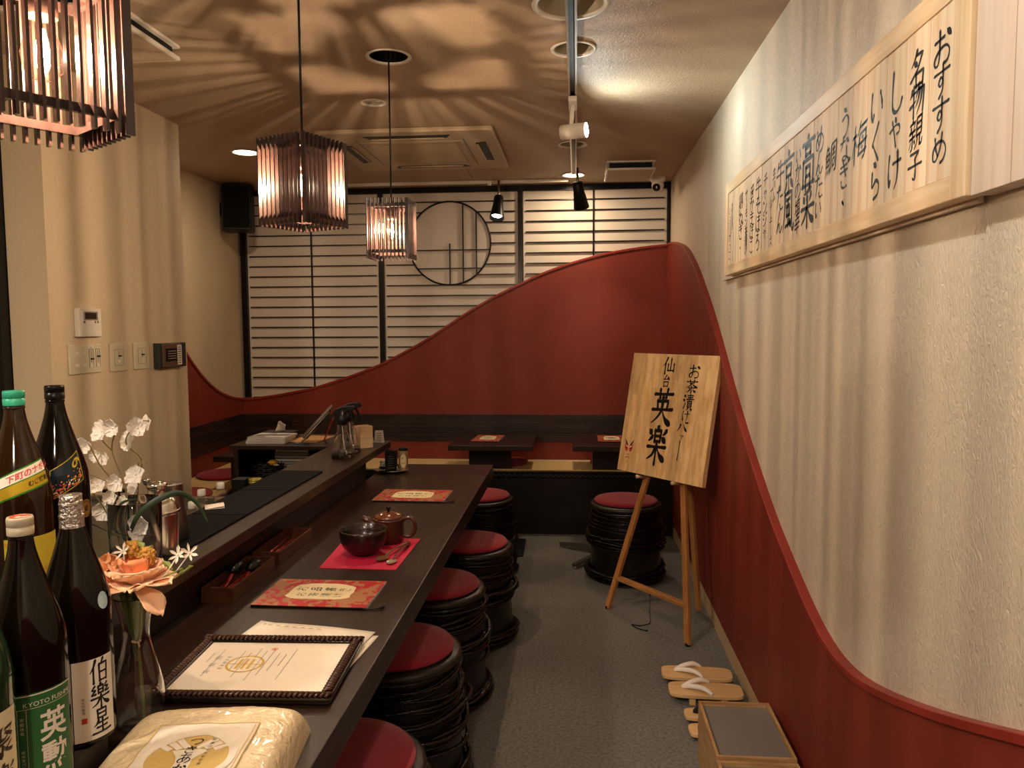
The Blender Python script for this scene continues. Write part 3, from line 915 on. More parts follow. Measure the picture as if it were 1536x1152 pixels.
# ================================================================== counter
ZC = .7213
ctr = thing('bar_counter', 'long dark brown wooden bar counter with a raised ledge along its left side', 'counter', (-.75, 2, 0))
def L_(mb): return mb.map(lambda x, y, z: (x + .75, y - 2, z))
L_(MB().box(-1.03, -.6, .651, -.4506, 4.10, ZC)).build('counter_top', darkwood, ctr, bevel=.003)
L_(MB().box(-1.245, -.3, .836, -.978, 3.96, .870)).build('ledge_board', darkwood, ctr, bevel=.003)
L_(MB().box(-1.215, -.3, 0, -1.031, 3.66, .835)).build('ledge_wall', darkwood_x, ctr)
L_(MB().box(-1.03, -.6, 0, -.86, 4.0, .650)).build('counter_base', blackwood, ctr)
kc = thing('kitchen_worktop', 'low dark green kitchen worktop with a steel lip behind the ledge', 'worktop', (-1.64, 1.9, 0))
MB().box(-.405, -2.0, 0, .39, 1.15, .745).build('cabinet_body', black_pl, kc)
MB().box(-.405, -2.0, .746, .39, 1.13, .752).build('worktop', mat('worktop_green', '2b3329', .25), kc)
MB().box(-.405, 1.131, .746, .39, 1.155, .768).build('steel_lip', steel, kc, bevel=.003)

for k, (a, b) in enumerate(((3.075, 2.70), (2.694, 2.335), (2.329, 1.965), (1.959, 1.60))):
    o = MB().box(-.0925, -(a - b) / 2, 0, .0925, (a - b) / 2, .006).build('bar_mat', black_mat, bevel=.0015)
    place(o, ['black rubber bar mat at the far end of the row on the ledge', 'second black bar mat from the far end, behind the one under the folded card', 'black bar mat under the small folded white card',
              'nearest black bar mat, behind the chrome shaker'][k], 'mat', 'black bar mats on the ledge', (-1.1425, (a + b) / 2, .8704))

# ================================================================== bench tables
def bench_table(label, x0, x1, y0, y1, px0, px1, py0, py1, z=.67, t_=.036):
    cx, cy = (x0 + x1) / 2, (y0 + y1) / 2
    t = thing('bench_table', label, 'table', (cx, cy, .459), group='small dark tables on the tatami bench')
    MB().box(x0 - cx, y0 - cy, z - t_ - .459, x1 - cx, y1 - cy, z - .459).build('table_top', darkwood_x, t, bevel=.003)
    MB().box(px0 - cx, py0 - cy, .001, px1 - cx, py1 - cy, z - t_ - .46).build('pedestal', darkwood_x, t, bevel=.002)


bench_table('dark pedestal table on the bench, just beyond the end of the bar counter', -.867, -.293, 5.085, 5.66, -.765, -.463, 5.375, 5.425)
bench_table('dark pedestal table on the bench behind the wooden sign', -.026, .55, 5.085, 5.66, .112, .41, 5.375, 5.425)
bench_table('dark table on the left bench, partly behind the little cabinet', -2.262, -1.66, 4.57, 5.13, -2.208, -2.172, 4.70, 5.0)

fc_ = MB().lathe([(.15, 0), (.183, .004), (.19, .012), (.183, .020), (.15, .024), (.0, .026)], 40)
c0 = fc_.build('round_cushion', crimson)
cl = [((-.548, 5.62), 'crimson round cushion on the tatami right beside the first bench table'), ((.285, 5.62), 'crimson round cushion barely showing beside the table behind the sign'),
      ((-2.402, 5.03), 'crimson round cushion under the left bench table'), ((-2.385, 4.38), 'crimson round cushion half hidden by the switch column')]
for k, ((x, y), lb) in enumerate(cl):
    o = c0 if k == 0 else c0.copy()
    if k: COL.objects.link(o)
    place(o, lb, 'cushion', 'round cushions on the tatami', (x, y, .4585))
# keep the pedestals clear of the cushions
COL.objects['round_cushion'].scale = (1, 1, 1)

# ================================================================== barrel stools
def barrel(label, x, y, rz, seed=0):
    t = thing('barrel_stool', label, 'stool', (x, y, 0), rz, 'black barrel stools with crimson seats')
    prof = [(.17, .0), (.205, .004), (.212, .05), (.205, .1), (.200, .18), (.203, .24), (.200, .30), (.190, .40), (.19, .418)]
    MB().lathe(prof, 40).build('barrel_body', barrel_m, t)
    MB().lathe([(.185, .417), (.203, .419), (.208, .427), (.206, .438), (.197, .444), (.15, .4445)], 40).build('seat_rim', rim_m, t)
    MB().lathe([(.15, .445), (.176, .447), (.184, .455), (.178, .463), (.14, .468), (.0, .470)], 44).build('seat_cushion', crimson, t)
    rr = random.Random(40 + seed)
    specs = []
    for k in range(7): specs.append((.300 + k * .0175, .197 + rr.uniform(0, .010), rr.uniform(.008, .013), .016))
    for k in range(6): specs.append((.205 + k * .015, .210 + rr.uniform(0, .016), rr.uniform(.009, .015), .030))
    for k in range(5): specs.append((.018 + k * .014, .216 + rr.uniform(0, .012), rr.uniform(.010, .015), .018))
    for z, r, th, til in specs:
        a0, tl = rr.uniform(0, 6.28), rr.uniform(.3, 1) * til
        a1, a2 = rr.uniform(0, 6.28), rr.uniform(0, 6.28)
        pts, rad = [], []
        for k in range(34):
            a = 2 * PI * k / 34
            q = r + .006 * math.sin(3 * a + a1) + .004 * math.sin(5 * a + a2)
            zz = max(z + tl * math.cos(a + a0) + .003 * math.sin(4 * a + a2), .010)
            pts.append((q * math.cos(a), q * math.sin(a), zz))
            rad.append(th * (.75 + .25 * math.sin(2 * a + a1)) )
        MB().tube(pts, rad, 6, closed=True, flat=.62).build('vine_wrap', vine_m, t)
    return t


b0 = barrel('', 0, 0, 0, 1)
b1 = barrel('', 0, 0, 0, 2)
SEATS = [((-.560, 1.70), .3, 'black barrel stool with crimson seat, nearest and cut by the bottom edge', 0), ((-.572, 2.345), 1.9, 'second barrel stool from the camera along the bar counter', 1),
         ((-.566, 2.94), 3.4, 'third barrel stool from the camera along the bar counter', 0), ((-.508, 3.535), 5.1, 'fourth barrel stool from the camera, standing a little proud of the counter', 1),
         ((-.585, 4.54), .8, 'farthest barrel stool on the counter side, beyond the counter end', 0), ((.286, 4.46), 2.6, 'barrel stool standing alone behind the easel', 1)]
used = set()
for (x, y), rz, lb, src in SEATS:
    s_ = (b0, b1)[src]
    if src in used: dup(s_, (x, y, 0), rz, lb)
    else:
        used.add(src); place(s_, lb, loc=(x, y, 0), rz=rz)

st = thing('pedestal_foot', 'low four-armed steel table foot on the carpet behind the lone barrel stool', 'table foot', (.205, 4.86, 0))
for a in (150, 232, 335, 40):
    a = math.radians(a)
    d = Vector((math.cos(a), math.sin(a), 0))
    MB().bar(d * .03 + Vector((0, 0, .045)), d * .36 + Vector((0, 0, .022)), .035, .018).build('arm', steel, st, bevel=.003)
    MB().lathe([(.013, 0), (.015, .004), (.015, .012), (.010, .014)], 12, c=(d.x * .345, d.y * .345)).build('foot', chrome, st)
MB().lathe([(.04, .03), (.04, .10), (.028, .11), (.028, .20), (.0, .2)], 20).build('hub', black_lac, st)
o = MB().prism([(-.16, -.19), (.09, -.19), (.085, .19), (-.16, .19)], 0, .012).build('base_plate', black_lac, bevel=.003)
place(o, 'flat square black metal plate on the carpet between the last two counter stools', 'plate', None, (-.43, 4.99, 0))

# ================================================================== slatted pendant lanterns
PW, PZ0, PZ1 = .158, 1.737, 1.964
def lantern(label):
    t = thing('pendant_lantern', label, 'pendant lamp', (0, 0, PZ0), group='slatted pendant lanterns')
    h = PZ1 - PZ0
    hw = PW / 2
    n = 11
    sl = MB().box(-.0019, -.0062, 0, .0019, .0062, h).mesh('slat', [slat_m])
    for s_ in range(4):
        R_ = Matrix.Rotation(s_ * PI / 2, 4, 'Z')
        for k in range(n):
            x = -hw + .002 + (PW - .004) * k / (n - 1)
            if k == n - 1: continue
            o = bpy.data.objects.new('slat', sl)
            COL.objects.link(o); o.parent = t
            o.matrix_local = R_ @ Matrix.Translation((x, -hw, 0))
    for z in (.020, h - .032):
        fr = MB()
        for s_ in range(4):
            fr.add(MB().box(-hw + .007, -hw + .0066, z, hw - .007, -hw + .0150, z + .012).mul(Matrix.Rotation(s_ * PI / 2, 4, 'Z')).v,
                   [(0, 2, 3, 1), (4, 5, 7, 6), (0, 1, 5, 4), (2, 6, 7, 3), (0, 4, 6, 2), (1, 3, 7, 5)])
        fr.build('frame', slat_m, t)
    MB().box(-hw + .017, -.010, h - .031, hw - .017, .010, h - .021).box(-.010, -hw + .017, h - .0312, .010, hw - .017, h - .0212).build('cross_bar', slat_m, t)
    MB().lathe([(.018, h - .073), (.021, h - .072), (.021, h - .032), (.008, h - .02), (.008, h - .001), (0, h)], 24).build('socket', brass, t)
    zb = h - .073
    MB().lathe([(.012, zb), (.013, zb - .012), (.022, zb - .030), (.0275, zb - .050), (.024, zb - .070), (.012, zb - .082), (0, zb - .084)][::-1], 24, cap=False).build('bulb', bulb_glass, t)
    f = MB()
    for k in range(6):
        a = 2 * PI * k / 6
        f.tube([(.003 * math.cos(a), .003 * math.sin(a), zb - .015), (.008 * math.cos(a), .008 * math.sin(a), zb - .045), (.002 * math.cos(a + .5), .002 * math.sin(a + .5), zb - .060)], .0016, 6)
    f.build('filament', fil_m, t)
    MB().tube([(0, 0, h - .001), (0, 0, C - PZ0 + .1235)], .0032, 8).build('cord', black_pl, t)
    lamp('bulb_lamp', 'POINT', (0, 0, zb - .042), PEND_W, WARM, None, t, shadow_soft_size=.0065)
    return t


p0 = lantern('')
place(p0, 'nearest slatted wooden lantern, its top and left side cut by the frame', loc=(-.725, 1.02, PZ0), rz=math.radians(45 + 10))
dup(p0, (-.727, 2.03, PZ0), math.radians(45 + 20), 'middle slatted wooden lantern, turned corner-on to the camera')
dup(p0, (-.727, 3.016, PZ0), math.radians(45 + 44.5), 'farthest slatted wooden lantern, square to the room, below the black ceiling cup')

# ================================================================== menu board on the right wall
BX = .642
mb_ = thing('menu_board', 'long framed pale wood menu board of brush-lettered strips on the right wall', 'menu board', (.66, 2.4, 1.68))
YN, YF, ZB, ZT = 1.352, 3.425, 1.681, 2.069
def W(mb): return mb.map(lambda x, y, z: (x - .66, y - 2.4, z - 1.68))
W(MB().box(BX + .016, YN + .03, ZB + .02, .672, YF - .03, ZT - .02)).build('backing', crate_m, mb_)
W(MB().box(BX - .002, YN, ZB, .672, YF, ZB + .043)).build('frame_rail', birch, mb_, bevel=.002)
W(MB().box(BX - .002, YN, ZT - .046, .672, YF, ZT)).build('frame_rail', birch, mb_, bevel=.002)
birch_v = mat('pale_cypress_upright', 'dbc09a', .5, col2='cdac80', vscale=5, stretch=(1, 9, .7), contrast=(.4, .62), bump=.05)
W(MB().box(BX - .0025, YN - .001, ZB - .0005, .672, YN + .052, ZT + .0005)).build('frame_stile', birch_v, mb_, bevel=.002)
W(MB().box(BX - .0025, YF - .052, ZB - .0005, .672, YF + .001, ZT + .0005)).build('frame_stile', birch_v, mb_, bevel=.002)
ITEMS = [[('おすすめ', 0, .049, 1.985, 1.752)], [('名物親子', 0, .05, 1.982, 1.742)], [('しゃけ', 0, .058, 1.976, 1.743)], [('いくら', 0, .06, 1.979, 1.738)], [('梅', 0, .085, 1.932, 1.838)],
         [('うなぎ、', 0, .055, 1.983, 1.737)], [('鯛', 0, .08, 1.93, 1.848)], [('めんたい', 0, .052, 1.989, 1.745)], [('高菜', 0, .085, 1.986, 1.752)], [('いかの塩辛', 0, .045, 1.985, 1.737)],
         [('京風', 0, .085, 1.985, 1.76)], [('牛たん', 0, .062, 1.982, 1.758)], [('生ハム', .02, .032, 1.98, 1.87), ('ブルーチーズ', -.014, .030, 1.92, 1.73)], [('チャンジャ', 0, .042, 1.985, 1.762)],
         [('牛そぼろ', 0, .056, 1.987, 1.734)], [('笹かまぼこ', 0, .046, 1.982, 1.734)], [('サーモン茶漬け', 0, .034, 1.982, 1.736)], [('鶏ねぎ、', 0, .056, 1.982, 1.748)], [], [('季節の茶漬け', .03, .018, 1.973, 1.861), ('いぶりがっこ', -.012, .034, 1.964, 1.745)]]
y = YN + .052
pw = (YF - YN - .104) / 20
for k, it in enumerate(ITEMS):
    yc = y + pw * (k + .5)
    pl = bpy.data.objects.new('plank', MB().box(-.012, -pw / 2 + .0008, -.15, 0, pw / 2 - .0008, .15).mesh('plank', [strip_m]))
    COL.objects.link(pl); pl.parent = mb_
    pl.location = (BX + .0135 - .66 + random.uniform(-.0008, .0008), yc - 2.4, (ZB + ZT) / 2 - 1.68)
    g = MB()
    for txt, off, size, zt, zb in it:
        n_ = len(txt)
        sy = 1.0
        step = (zt - zb) / n_
        size_y = min(step * 1.12, size * 1.5)
        column_text(g, txt, off, zt - step / 2 - (ZB + ZT) / 2, size, step, 'heavy', 0, sx=1.45, sy=size_y / size, wob=.08)
    if it:
        mt = ink if k not in (4, ) else ink_blue
        g.map(lambda a, b, c_: (-.0126, -a, b)).build('lettering', mt, pl)
# boards behind and beside the frame
bb = thing('board_panel', 'plain pale grey-brown wooden board carrying the menu board, nearest the camera', 'board', (.675, .8, 1.68))
yy = YN - .002
for k in range(6):
    MB().box(-.026, yy - .118 * (k + 1) - .8 + .001, .0, .011, yy - .118 * k - .8 - .001, .52).build('plank', backbd, bb, bevel=.001)
o = MB().box(-.0045, .0, 0, .0045, 2.36, .405)
o.build('backboard', backbd)
place(COL.objects['backboard'], 'thin pale board on the wall behind the framed menu, peeping out at its far end', 'board', None, (.6775, YN + .02, 1.673))
COL.objects['backboard'].scale = (1, .965, 1)

# ================================================================== easel and sign
A, B = Vector((.132, 3.906, 0)), Vector((.48, 3.458, 0))
yaw, th = math.radians(50.5), math.radians(11)
N_ = Vector((-math.sin(yaw) * math.cos(th), -math.cos(yaw) * math.cos(th), math.sin(th)))
U_ = Vector((math.cos(yaw), -math.sin(yaw), 0))
V_ = N_.cross(U_); V_ = V_ if V_.z > 0 else -V_
BL = Vector((.211, 3.995, .7226))
PAL, PAR = Vector((.33213719, 3.86836734, .71929541)), Vector((.48439378, 3.68823022, .72364465))
es = thing('easel', 'honey brown wooden three-legged easel holding the sign', 'easel', (.38, 3.75, 0))
E0 = Vector((.38, 3.75, 0))
back = -N_ * .0385
def leg(p, q, name, w_=.030):
    MB().bar(Vector(p) - E0, Vector(q) - E0, w_, .020, up=N_).build(name, easel_m, es, bevel=.002)
topA = A + (PAL - A) * 1.52 + back
topB = B + (PAR - B) * 1.52 + back
leg(A + back + Vector((0, 0, .012)), topA, 'leg'); leg(B + back + Vector((0, 0, .012)), topB, 'leg')
for f in (A, B): MB().lathe([(.012, 0), (.013, .014), (.0, .014)], 10, c=((f + back - E0).x, (f + back - E0).y)).build('rubber_foot', black_pl, es)
apex = (topA + topB) / 2 + back * 1.5
K = Vector((.625, 3.912, 0))
leg(K + Vector((0, 0, .01)), apex, 'rear_leg', .028)
ca_, cb_ = A + (PAL - A) * .245 + back, B + (PAR - B) * .245 + back
MB().bar(ca_ - E0, cb_ - E0, .034, .018, up=(0, 0, 1)).build('crossbar', easel_m, es, bevel=.002)
for p_ in (PAL, PAR):
    q = p_ - V_ * .012
    MB().tube([q - E0 - N_ * .02, q - E0 + N_ * .030, q - E0 + N_ * .040], [.007, .0075, .010], 12).build('peg', birch, es)
mid = (ca_ + cb_) / 2
ch = MB()
pts = [mid + Vector((0, 0, -.02)), mid + Vector((.0, .01, -.10)), mid + Vector((.0, .0, -.162)), mid + Vector((-.05, -.03, -.171)), mid + Vector((-.09, -.02, -.171)), mid + Vector((-.06, -.07, -.171)), mid + Vector((-.02, -.09, -.171))]
sm_ = smooth_curve(pts, 10)
for i, p_ in enumerate(sm_):
    q = p_.copy(); q.z = max(q.z, .004)
    ch.ball(tuple(q - E0), .0032, 6, sc_=(1, 1, 1))
ch.build('chain', black_pl, es, kind='stuff')

SW, SH = .572, .615
sg = thing('wooden_sign', 'laminated pale wood sign on the easel with black brush lettering and a red face mark', 'sign', tuple(BL))
Ms = Matrix((U_, V_, N_)).transposed().to_4x4()
rr = random.Random(11)
nst = 17
for k in range(nst):
    u0, u1 = SW * k / nst, SW * (k + 1) / nst
    v = 0
    cuts = [0]
    while True:
        v += rr.uniform(.17, .42)
        if v > SH - .08: break
        cuts.append(v)
    cuts.append(SH)
    for a, b_ in zip(cuts, cuts[1:]):
        MB().box(u0 + .0002, a + .0002, -.026 , u1 - .0002, b_ - .0002, 0).mul(Ms).build('stave', stave_m, sg)
g = MB()
Z_ = .0006
for ch, cu_, cv, sw2, sh2 in (('仙', .262, .556, .088, .092), ('台', .256, .478, .062, .068), ('英', .254, .352, .155, .195), ('楽', .252, .158, .152, .200),
                            ('お', .430, .535, .078, .072), ('茶', .425, .462, .080, .070), ('漬', .418, .387, .070, .080), ('け', .412, .318, .052, .060), ('バ', .402, .262, .078, .056), ('ァ', .408, .214, .034, .036), ('ー', .400, .150, .060, .085)):
    column_text(g, ch, cu_, cv, 1.0, style='heavy', z=Z_, sx=sw2 / (.75 if ch == 'ァ' else 1), sy=sh2 / (.75 if ch == 'ァ' else 1))
g.mul(Ms).build('lettering', ink, sg)
g = MB()
fx, fy = .062, .115
red_f, blk_f, wht_f = 0, 1, 2
for s_ in (-1, 1):
    poly2d(g, [(fx + s_ * a, fy + b_) for a, b_ in ((.004, .0), (.010, .020), (.030, .030), (.027, .0), (.020, -.012), (.008, -.012))][::s_], 0, .0006)
    poly2d(g, [(fx + s_ * a, fy + b_) for a, b_ in ((.005, .005), (.012, .016), (.026, .020), (.015, .010))][::s_], 2, .0009)
    poly2d(g, [(fx + s_ * a, fy + b_) for a, b_ in ((.006, .015), (.012, .030), (.033, .052), (.027, .034), (.016, .022))][::s_], 1, .0010)
    poly2d(g, [(fx + s_ * a, fy + b_) for a, b_ in ((.009, .004), (.020, .010), (.024, .008), (.014, .0))][::s_], 1, .0011)
ring2d(g, fx, fy - .024, .006, .0085, 1, .0009, 10, a0=PI, a1=2 * PI)
ring2d(g, fx, fy - .058, .016, .019, 1, .0009, 12, a0=PI * .2, a1=PI * .8)
poly2d(g, [(fx - .006, fy - .062), (fx + .006, fy - .062), (fx, fy - .067)], 1, .0009)
g.mul(Ms).build('face_mark', [red_ink, ink, paper], sg)

# ================================================================== sandals and crates
def geta(name, label, loc_, rz, strap, L=.27, Wd=.098, h=.045, toe_x=.055):
    t = thing(name, label, 'sandal', loc_, rz, 'wooden sandals by the wall')
    out = []
    n = 40
    for k in range(n):
        a = 2 * PI * k / n
        c_, s_ = math.cos(a), math.sin(a)
        e = .42
        out.append((L / 2 * math.copysign(abs(c_) ** e, c_), Wd / 2 * math.copysign(abs(s_) ** e, s_)))
    MB().prism(out, h - .016, h).build('sole', geta_m, t, bevel=.003)
    for x in (-.055, .065):
        MB().box(x - .012, -Wd / 2 + .006, 0, x + .012, Wd / 2 - .006, h - .0165).build('tooth', geta_m, t, bevel=.002)
    toe = Vector((-L / 2 + toe_x, 0, h + .004))
    for s_ in (-1, 1):
        pts = smooth_curve([toe, toe + Vector((.030, s_ * .016, .011)), toe + Vector((.075, s_ * .038, .014)), Vector((.020, s_ * (Wd / 2 - .006), h + .001))], 5)
        n_ = len(pts)
        MB().tube(pts, [.0082 + .0035 * math.sin(PI * i / (n_ - 1)) for i in range(n_)], 10, flat=.8).build('strap', strap, t)
    MB().tube([toe + Vector((0, 0, -.006)), toe + Vector((.002, 0, .006))], .006, 8).build('toe_knot', strap, t)
    return t


white_st = mat('white_strap', 'f2e8da', .8)
black_st = mat('black_strap', '0d0d0d', .85)
geta('geta_sandal', 'pale wooden sandal with white straps, farther of the two', (.493, 3.118, 0), math.radians(-3), white_st, .285, .112)
geta('geta_sandal', 'pale wooden sandal with white straps, nearer one just behind the crate', (.505, 2.972, 0), math.radians(-2), white_st, .285, .118)
geta('geta_sandal', 'small wooden sandal with black strap, farther one behind the crate', (.525, 2.80, 0), math.radians(0), black_st, .25, .080, .035, .036)
geta('geta_sandal', 'small wooden sandal with black strap, nearer one at the crate corner', (.525, 2.69, 0), math.radians(3), black_st, .25, .085, .035, .036)
geta_x = [o for o in COL.objects if o.name.startswith('geta_sandal')]

acryl = mat('grey_sheet', '76706a', .22, var=.05, vscale=3)
def crate(label, y0, y1, x0=.412, x1=.645, z=.20):
    cx, cy = (x0 + x1) / 2, (y0 + y1) / 2
    hx, hy = (x1 - x0) / 2, (y1 - y0) / 2
    t = thing('wooden_crate', label, 'crate', (cx, cy, 0), group='pale crates by the wall')
    w_ = .009
    MB().box(-hx, -hy, 0, -hx + w_, hy, z).build('side', crate_m, t, bevel=.001)
    MB().box(hx - w_, -hy, 0, hx, hy, z).build('side', crate_m, t, bevel=.001)
    MB().box(-hx + w_ + .0003, -hy, 0, hx - w_ - .0003, -hy + w_, z - .0005).build('end', crate_m, t, bevel=.001)
    MB().box(-hx + w_ + .0003, hy - w_, 0, hx - w_ - .0003, hy, z - .0005).build('end', crate_m, t, bevel=.001)
    MB().box(-hx + w_ + .0005, -hy + w_ + .0005, z - .022, hx - w_ - .0005, hy - w_ - .0005, z - .014).build('inset_panel', acryl, t)


crate('open-topped pale wooden crate with a recessed grey panel, beside the sandals', 2.222, 2.562)
crate('second pale wooden crate, nearer and cut by the bottom edge', 1.872, 2.215, z=.192)
# ================================================================== bottles
PROF = [(.0, .0), (.046, .0), (.051, .004), (.0525, .012), (.0525, .030), (.0525, .10), (.0525, .17), (.0525, .205), (.0520, .222), (.0495, .240), (.0445, .262), (.0375, .285), (.030, .308), (.0235, .330), (.0185, .350), (.0160, .366), (.0152, .378), (.0150, .388)]


def prad(z):
    for (r0, z0), (r1, z1) in zip(PROF[1:], PROF[2:]):
        if z0 <= z <= z1: return r0 + (r1 - r0) * (z - z0) / (z1 - z0)
    return PROF[-1][0]


def wrap(mb, ang0, zmid, eps=.0004, step=.005):
    """bend a flat (u right, v up) print round the bottle; ang0 = direction it faces"""
    mb = sliced(mb, 0, step)
    mb = sliced(mb, 1, .02) if True else mb
    def fn(u, v, w_):
        z = zmid + v
        r = prad(z) + eps + w_
        a = ang0 + u / max(prad(zmid), .02)
        return (r * math.cos(a), r * math.sin(a), z)
    return mb.map(fn)


def bottle(label, loc_, glass_m, cap_m, foil=False, group='sake bottles at the left'):
    t = thing('sake_bottle', label, 'bottle', loc_, group=group)
    MB().lathe(smooth_prof(PROF), 48).build('glass_body', glass_m, t)
    if foil:
        mb = MB()
        pr = [(.0205, .335), (.0185, .349), (.0180, .36), (.0182, .368), (.0190, .3695), (.0182, .371), (.0174, .374), (.0174, .388), (.0180, .389), (.0172, .391), (.0165, .398), (.0168, .403), (.0, .404)]
        mb.lathe(pr, 36)
        mb.build('foil_capsule', cap_m, t)
    else:
        MB().lathe([(.0152, .370), (.0165, .371), (.0168, .374), (.0152, .3755)], 32, cap=False).build('neck_ring', glass_m, t)
        mb = MB().lathe([(.0168, .3765), (.0172, .378), (.0172, .388), (.0165, .3885), (.0165, .390), (.0172, .3905), (.0172, .400), (.0163, .4025), (.0, .403)], 36)
        mb.build('screw_cap', cap_m, t, )
    return t


def smooth_prof(p):
    q = smooth_curve([(a, b, 0) for a, b in p[6:]], 3)
    return p[:6] + [(c.x, c.y) for c in q] + [(.0, p[-1][1] + .001)]


def face(loc_, off=0.0):
    """direction from the bottle to the camera"""
    return math.atan2(-loc_[1], -loc_[0]) + off


lab_white = mat('label_white', 'd9d2c6', .65)
lab_green = mat('label_green', '1e5a2c', .5)
lab_cream = mat('label_cream', 'cfc5a2', .65)
lab_yel = mat('label_yellow', 'b6a22c', .5, col2='a5702a', vscale=30, contrast=(.5, .6))
lab_edge = mat('label_green_foil', '3f8f2e', .25, metal=.5)
lab_gold = mat('label_gold_foil', 'c2a52c', .3, metal=.5)
lab_navy = mat('label_navy', '0e1c26', .25)
lab_blue = mat('sticker_blue', '8fb2c0', .35, col2='b9d2d8', vscale=60)
red_let = mat('red_lettering', 'c42a35', .5)
foil_m = mat('silver_foil', 'b5aca4', .28, metal=1, bump=.8, bscale=180)
cap_teal = mat('cap_teal', '2fa583', .35)
cap_cream = mat('cap_cream', 'b9ad94', .4)
Zf, Zb = .80, .96
PLW = mat('stand_wood', '20150f', .5, var=.2, vscale=8)
o = MB().box(-.075, -.20, 0, .055, .17, .078).build('display_block', PLW, bevel=.002)
place(o, 'low dark wooden block under the front row of sake bottles', 'block', None, (-.832, 1.00, ZC + .0003))
o = MB().box(-.105, -.20, 0, .105, .20, .0888).build('display_block', PLW, bevel=.002)
place(o, 'dark wooden block on the ledge under the two tall rear bottles', 'block', None, (-1.045, 1.35, .8705))

# silver-foil bottle with white label
P = (-.815, 1.16, Zf)
t = bottle('brown sake bottle with silver foil neck and white label of bold black brush characters', P, bottle_brown, foil_m, foil=True)
g = rect2d(MB(), -.033, -.070, .033, .062)
wrap(g, face(P, .42), .081).build('label', lab_white, t)
g = MB()
column_text(g, '伯樂星', .008, .040, .037, .041, 'heavy', sx=.95, sy=1.12, z=.0003)
wrap(g, face(P, .42), .081).build('lettering', ink, t)
g = rect2d(MB(), -.022, -.040, -.014, -.031, z=.0003)
wrap(g, face(P, .42), .081).build('seal', red_ink, t)
g = MB(); column_text(g, '純米吟醸酒', -.019, .0, .005, .0055, 'plain', z=.0003)
row_text(g, 'HAKURAKUSEI', .004, -.062, .0045, z=.0003)
wrap(g, face(P, .42), .081).build('small_print', ink_soft, t)
g = disc2d(MB(), 0, 0, .0105, ry=.014)
row_text(g, 'TIME 2022', 0, -.002, .0035, m=1, z=.0003)
wrap(g, face(P, .85), .232, step=.004).build('round_sticker', [lab_blue, lab_white], t)

# cream-capped bottle with green label
P = (-.795, 1.02, Zf)
t = bottle('brown sake bottle with cream screw cap and dark green label in white characters', P, bottle_brown, cap_cream)
disc2d(MB(), 0, 0, .0135, z=.4032).build('cap_print', mat('cap_print', 'c05a3c', .3, col2='d8c8b0', vscale=80, contrast=(.45, .55)), t)
g = rect2d(MB(), -.050, -.10, .050, .058)
rect2d(g, -.050, .0545, .050, .0562, 1, .0003)
rect2d(g, -.050, .036, .050, .0366, 1, .0003)
for xx in (-.027, -.016): rect2d(g, xx, -.10, xx + .0005, .036, 1, .0003)
row_text(g, 'KYOTO FUSHIMI', .014, .0425, .0092, m=1, z=.0003)
column_text(g, '純米吟醸', -.036, .018, .0065, .0075, 'plain', 1, z=.0003)
column_text(g, '京都伏見', -.0215, .022, .0055, .0065, 'plain', 1, z=.0003)
column_text(g, '祝米百パーセント', -.0215, -.025, .0048, .0056, 'plain', 1, z=.0003)
for r_ in range(16): column_text(g, '酒造米精米京都伏見', -.044 + (r_ % 4) * .0042, -.015 - (r_ // 4) * .018, .0018, .0019, 'plain', 2, z=.0003)
wrap(g, face(P, .2), .103).build('label', [lab_green, lab_white, mat('pale_green_print', '7f9f6a', .6)], t)
g = MB(); column_text(g, '英勲', .019, .006, .040, .047, 'bold', 0, z=.0004, sx=1.0, sy=1.15)
wrap(g, face(P, .2), .103).build('lettering', lab_white, t)

# teal-capped bottle
P = (-.985, 1.265, Zb)
t = bottle('tall amber bottle with a teal cap and a slanted green, red and gold shoulder label', P, bottle_amber, cap_teal)
def slant(mb): return mb.map(lambda u, v, w_: (u, v + .34 * u - 2.2 * u * u, w_))
fa = face(P, .18)
g = MB()
for k in range(24):
    u0, u1 = -.044 + .088 * k / 24, -.044 + .088 * (k + 1) / 24
    for m_, a, b_ in ((0, -.024, .020), (1, .0, .0175), (2, -.021, -.002)):
        rect2d(g, u0, a, u1, b_, m_, .0001 * (m_ > 0))
wrap(slant(g), fa, .252, step=.006).build('shoulder_label', [lab_edge, lab_white, lab_gold], t)
g = MB()
row_text(g, '下町のナポレオン', .028, .0087, .0138, 'bold', z=.0005)
wrap(slant(g), fa, .252, step=.004).build('lettering', red_let, t)
g = MB()
row_text(g, 'むぎ焼酎', .024, -.0115, .0095, 'bold', z=.0005)
wrap(slant(g), fa, .252, step=.004).build('gold_lettering', ink, t)
g = rect2d(MB(), -.045, -.06, .055, .035)
wrap(g, face(P, .35), .115).build('body_label', lab_yel, t)

# black-capped bottle
P = (-.995, 1.385, Zb)
t = bottle('tall dark bottle with black cap, navy and gold diagonal label and a gold medallion', P, bottle_brown, black_lac)
def dia(mb): return mb.map(lambda u, v, w_: (u, v + .55 * u, w_))
g = rect2d(MB(), -.030, -.029, .030, .027)
g2 = rect2d(MB(), -.0285, -.0272, .0285, .0255, 1, .0002)
g.add(g2.v, g2.f, 1)
rr = random.Random(2)
for k in range(120):
    u, v = rr.uniform(-.027, .027), -.025 + abs(rr.gauss(0, .010))
    disc2d(g, u, min(v, .008), rr.uniform(.0006, .0019), rr.choice([0, 2, 3, 4, 0, 2]), .0004 + .00001 * k, 7)
for k in range(14):
    disc2d(g, .020 + .006 * math.cos(k * .5) - .0004 * k, .012 + .006 * math.sin(k * .5), .0022, 0, .0004, 8)
wrap(dia(g), face(P, .30), .235, step=.008).build('label', [lab_gold, lab_navy, mat('orange_print', 'c4682c', .5), lab_white, red_let], t)
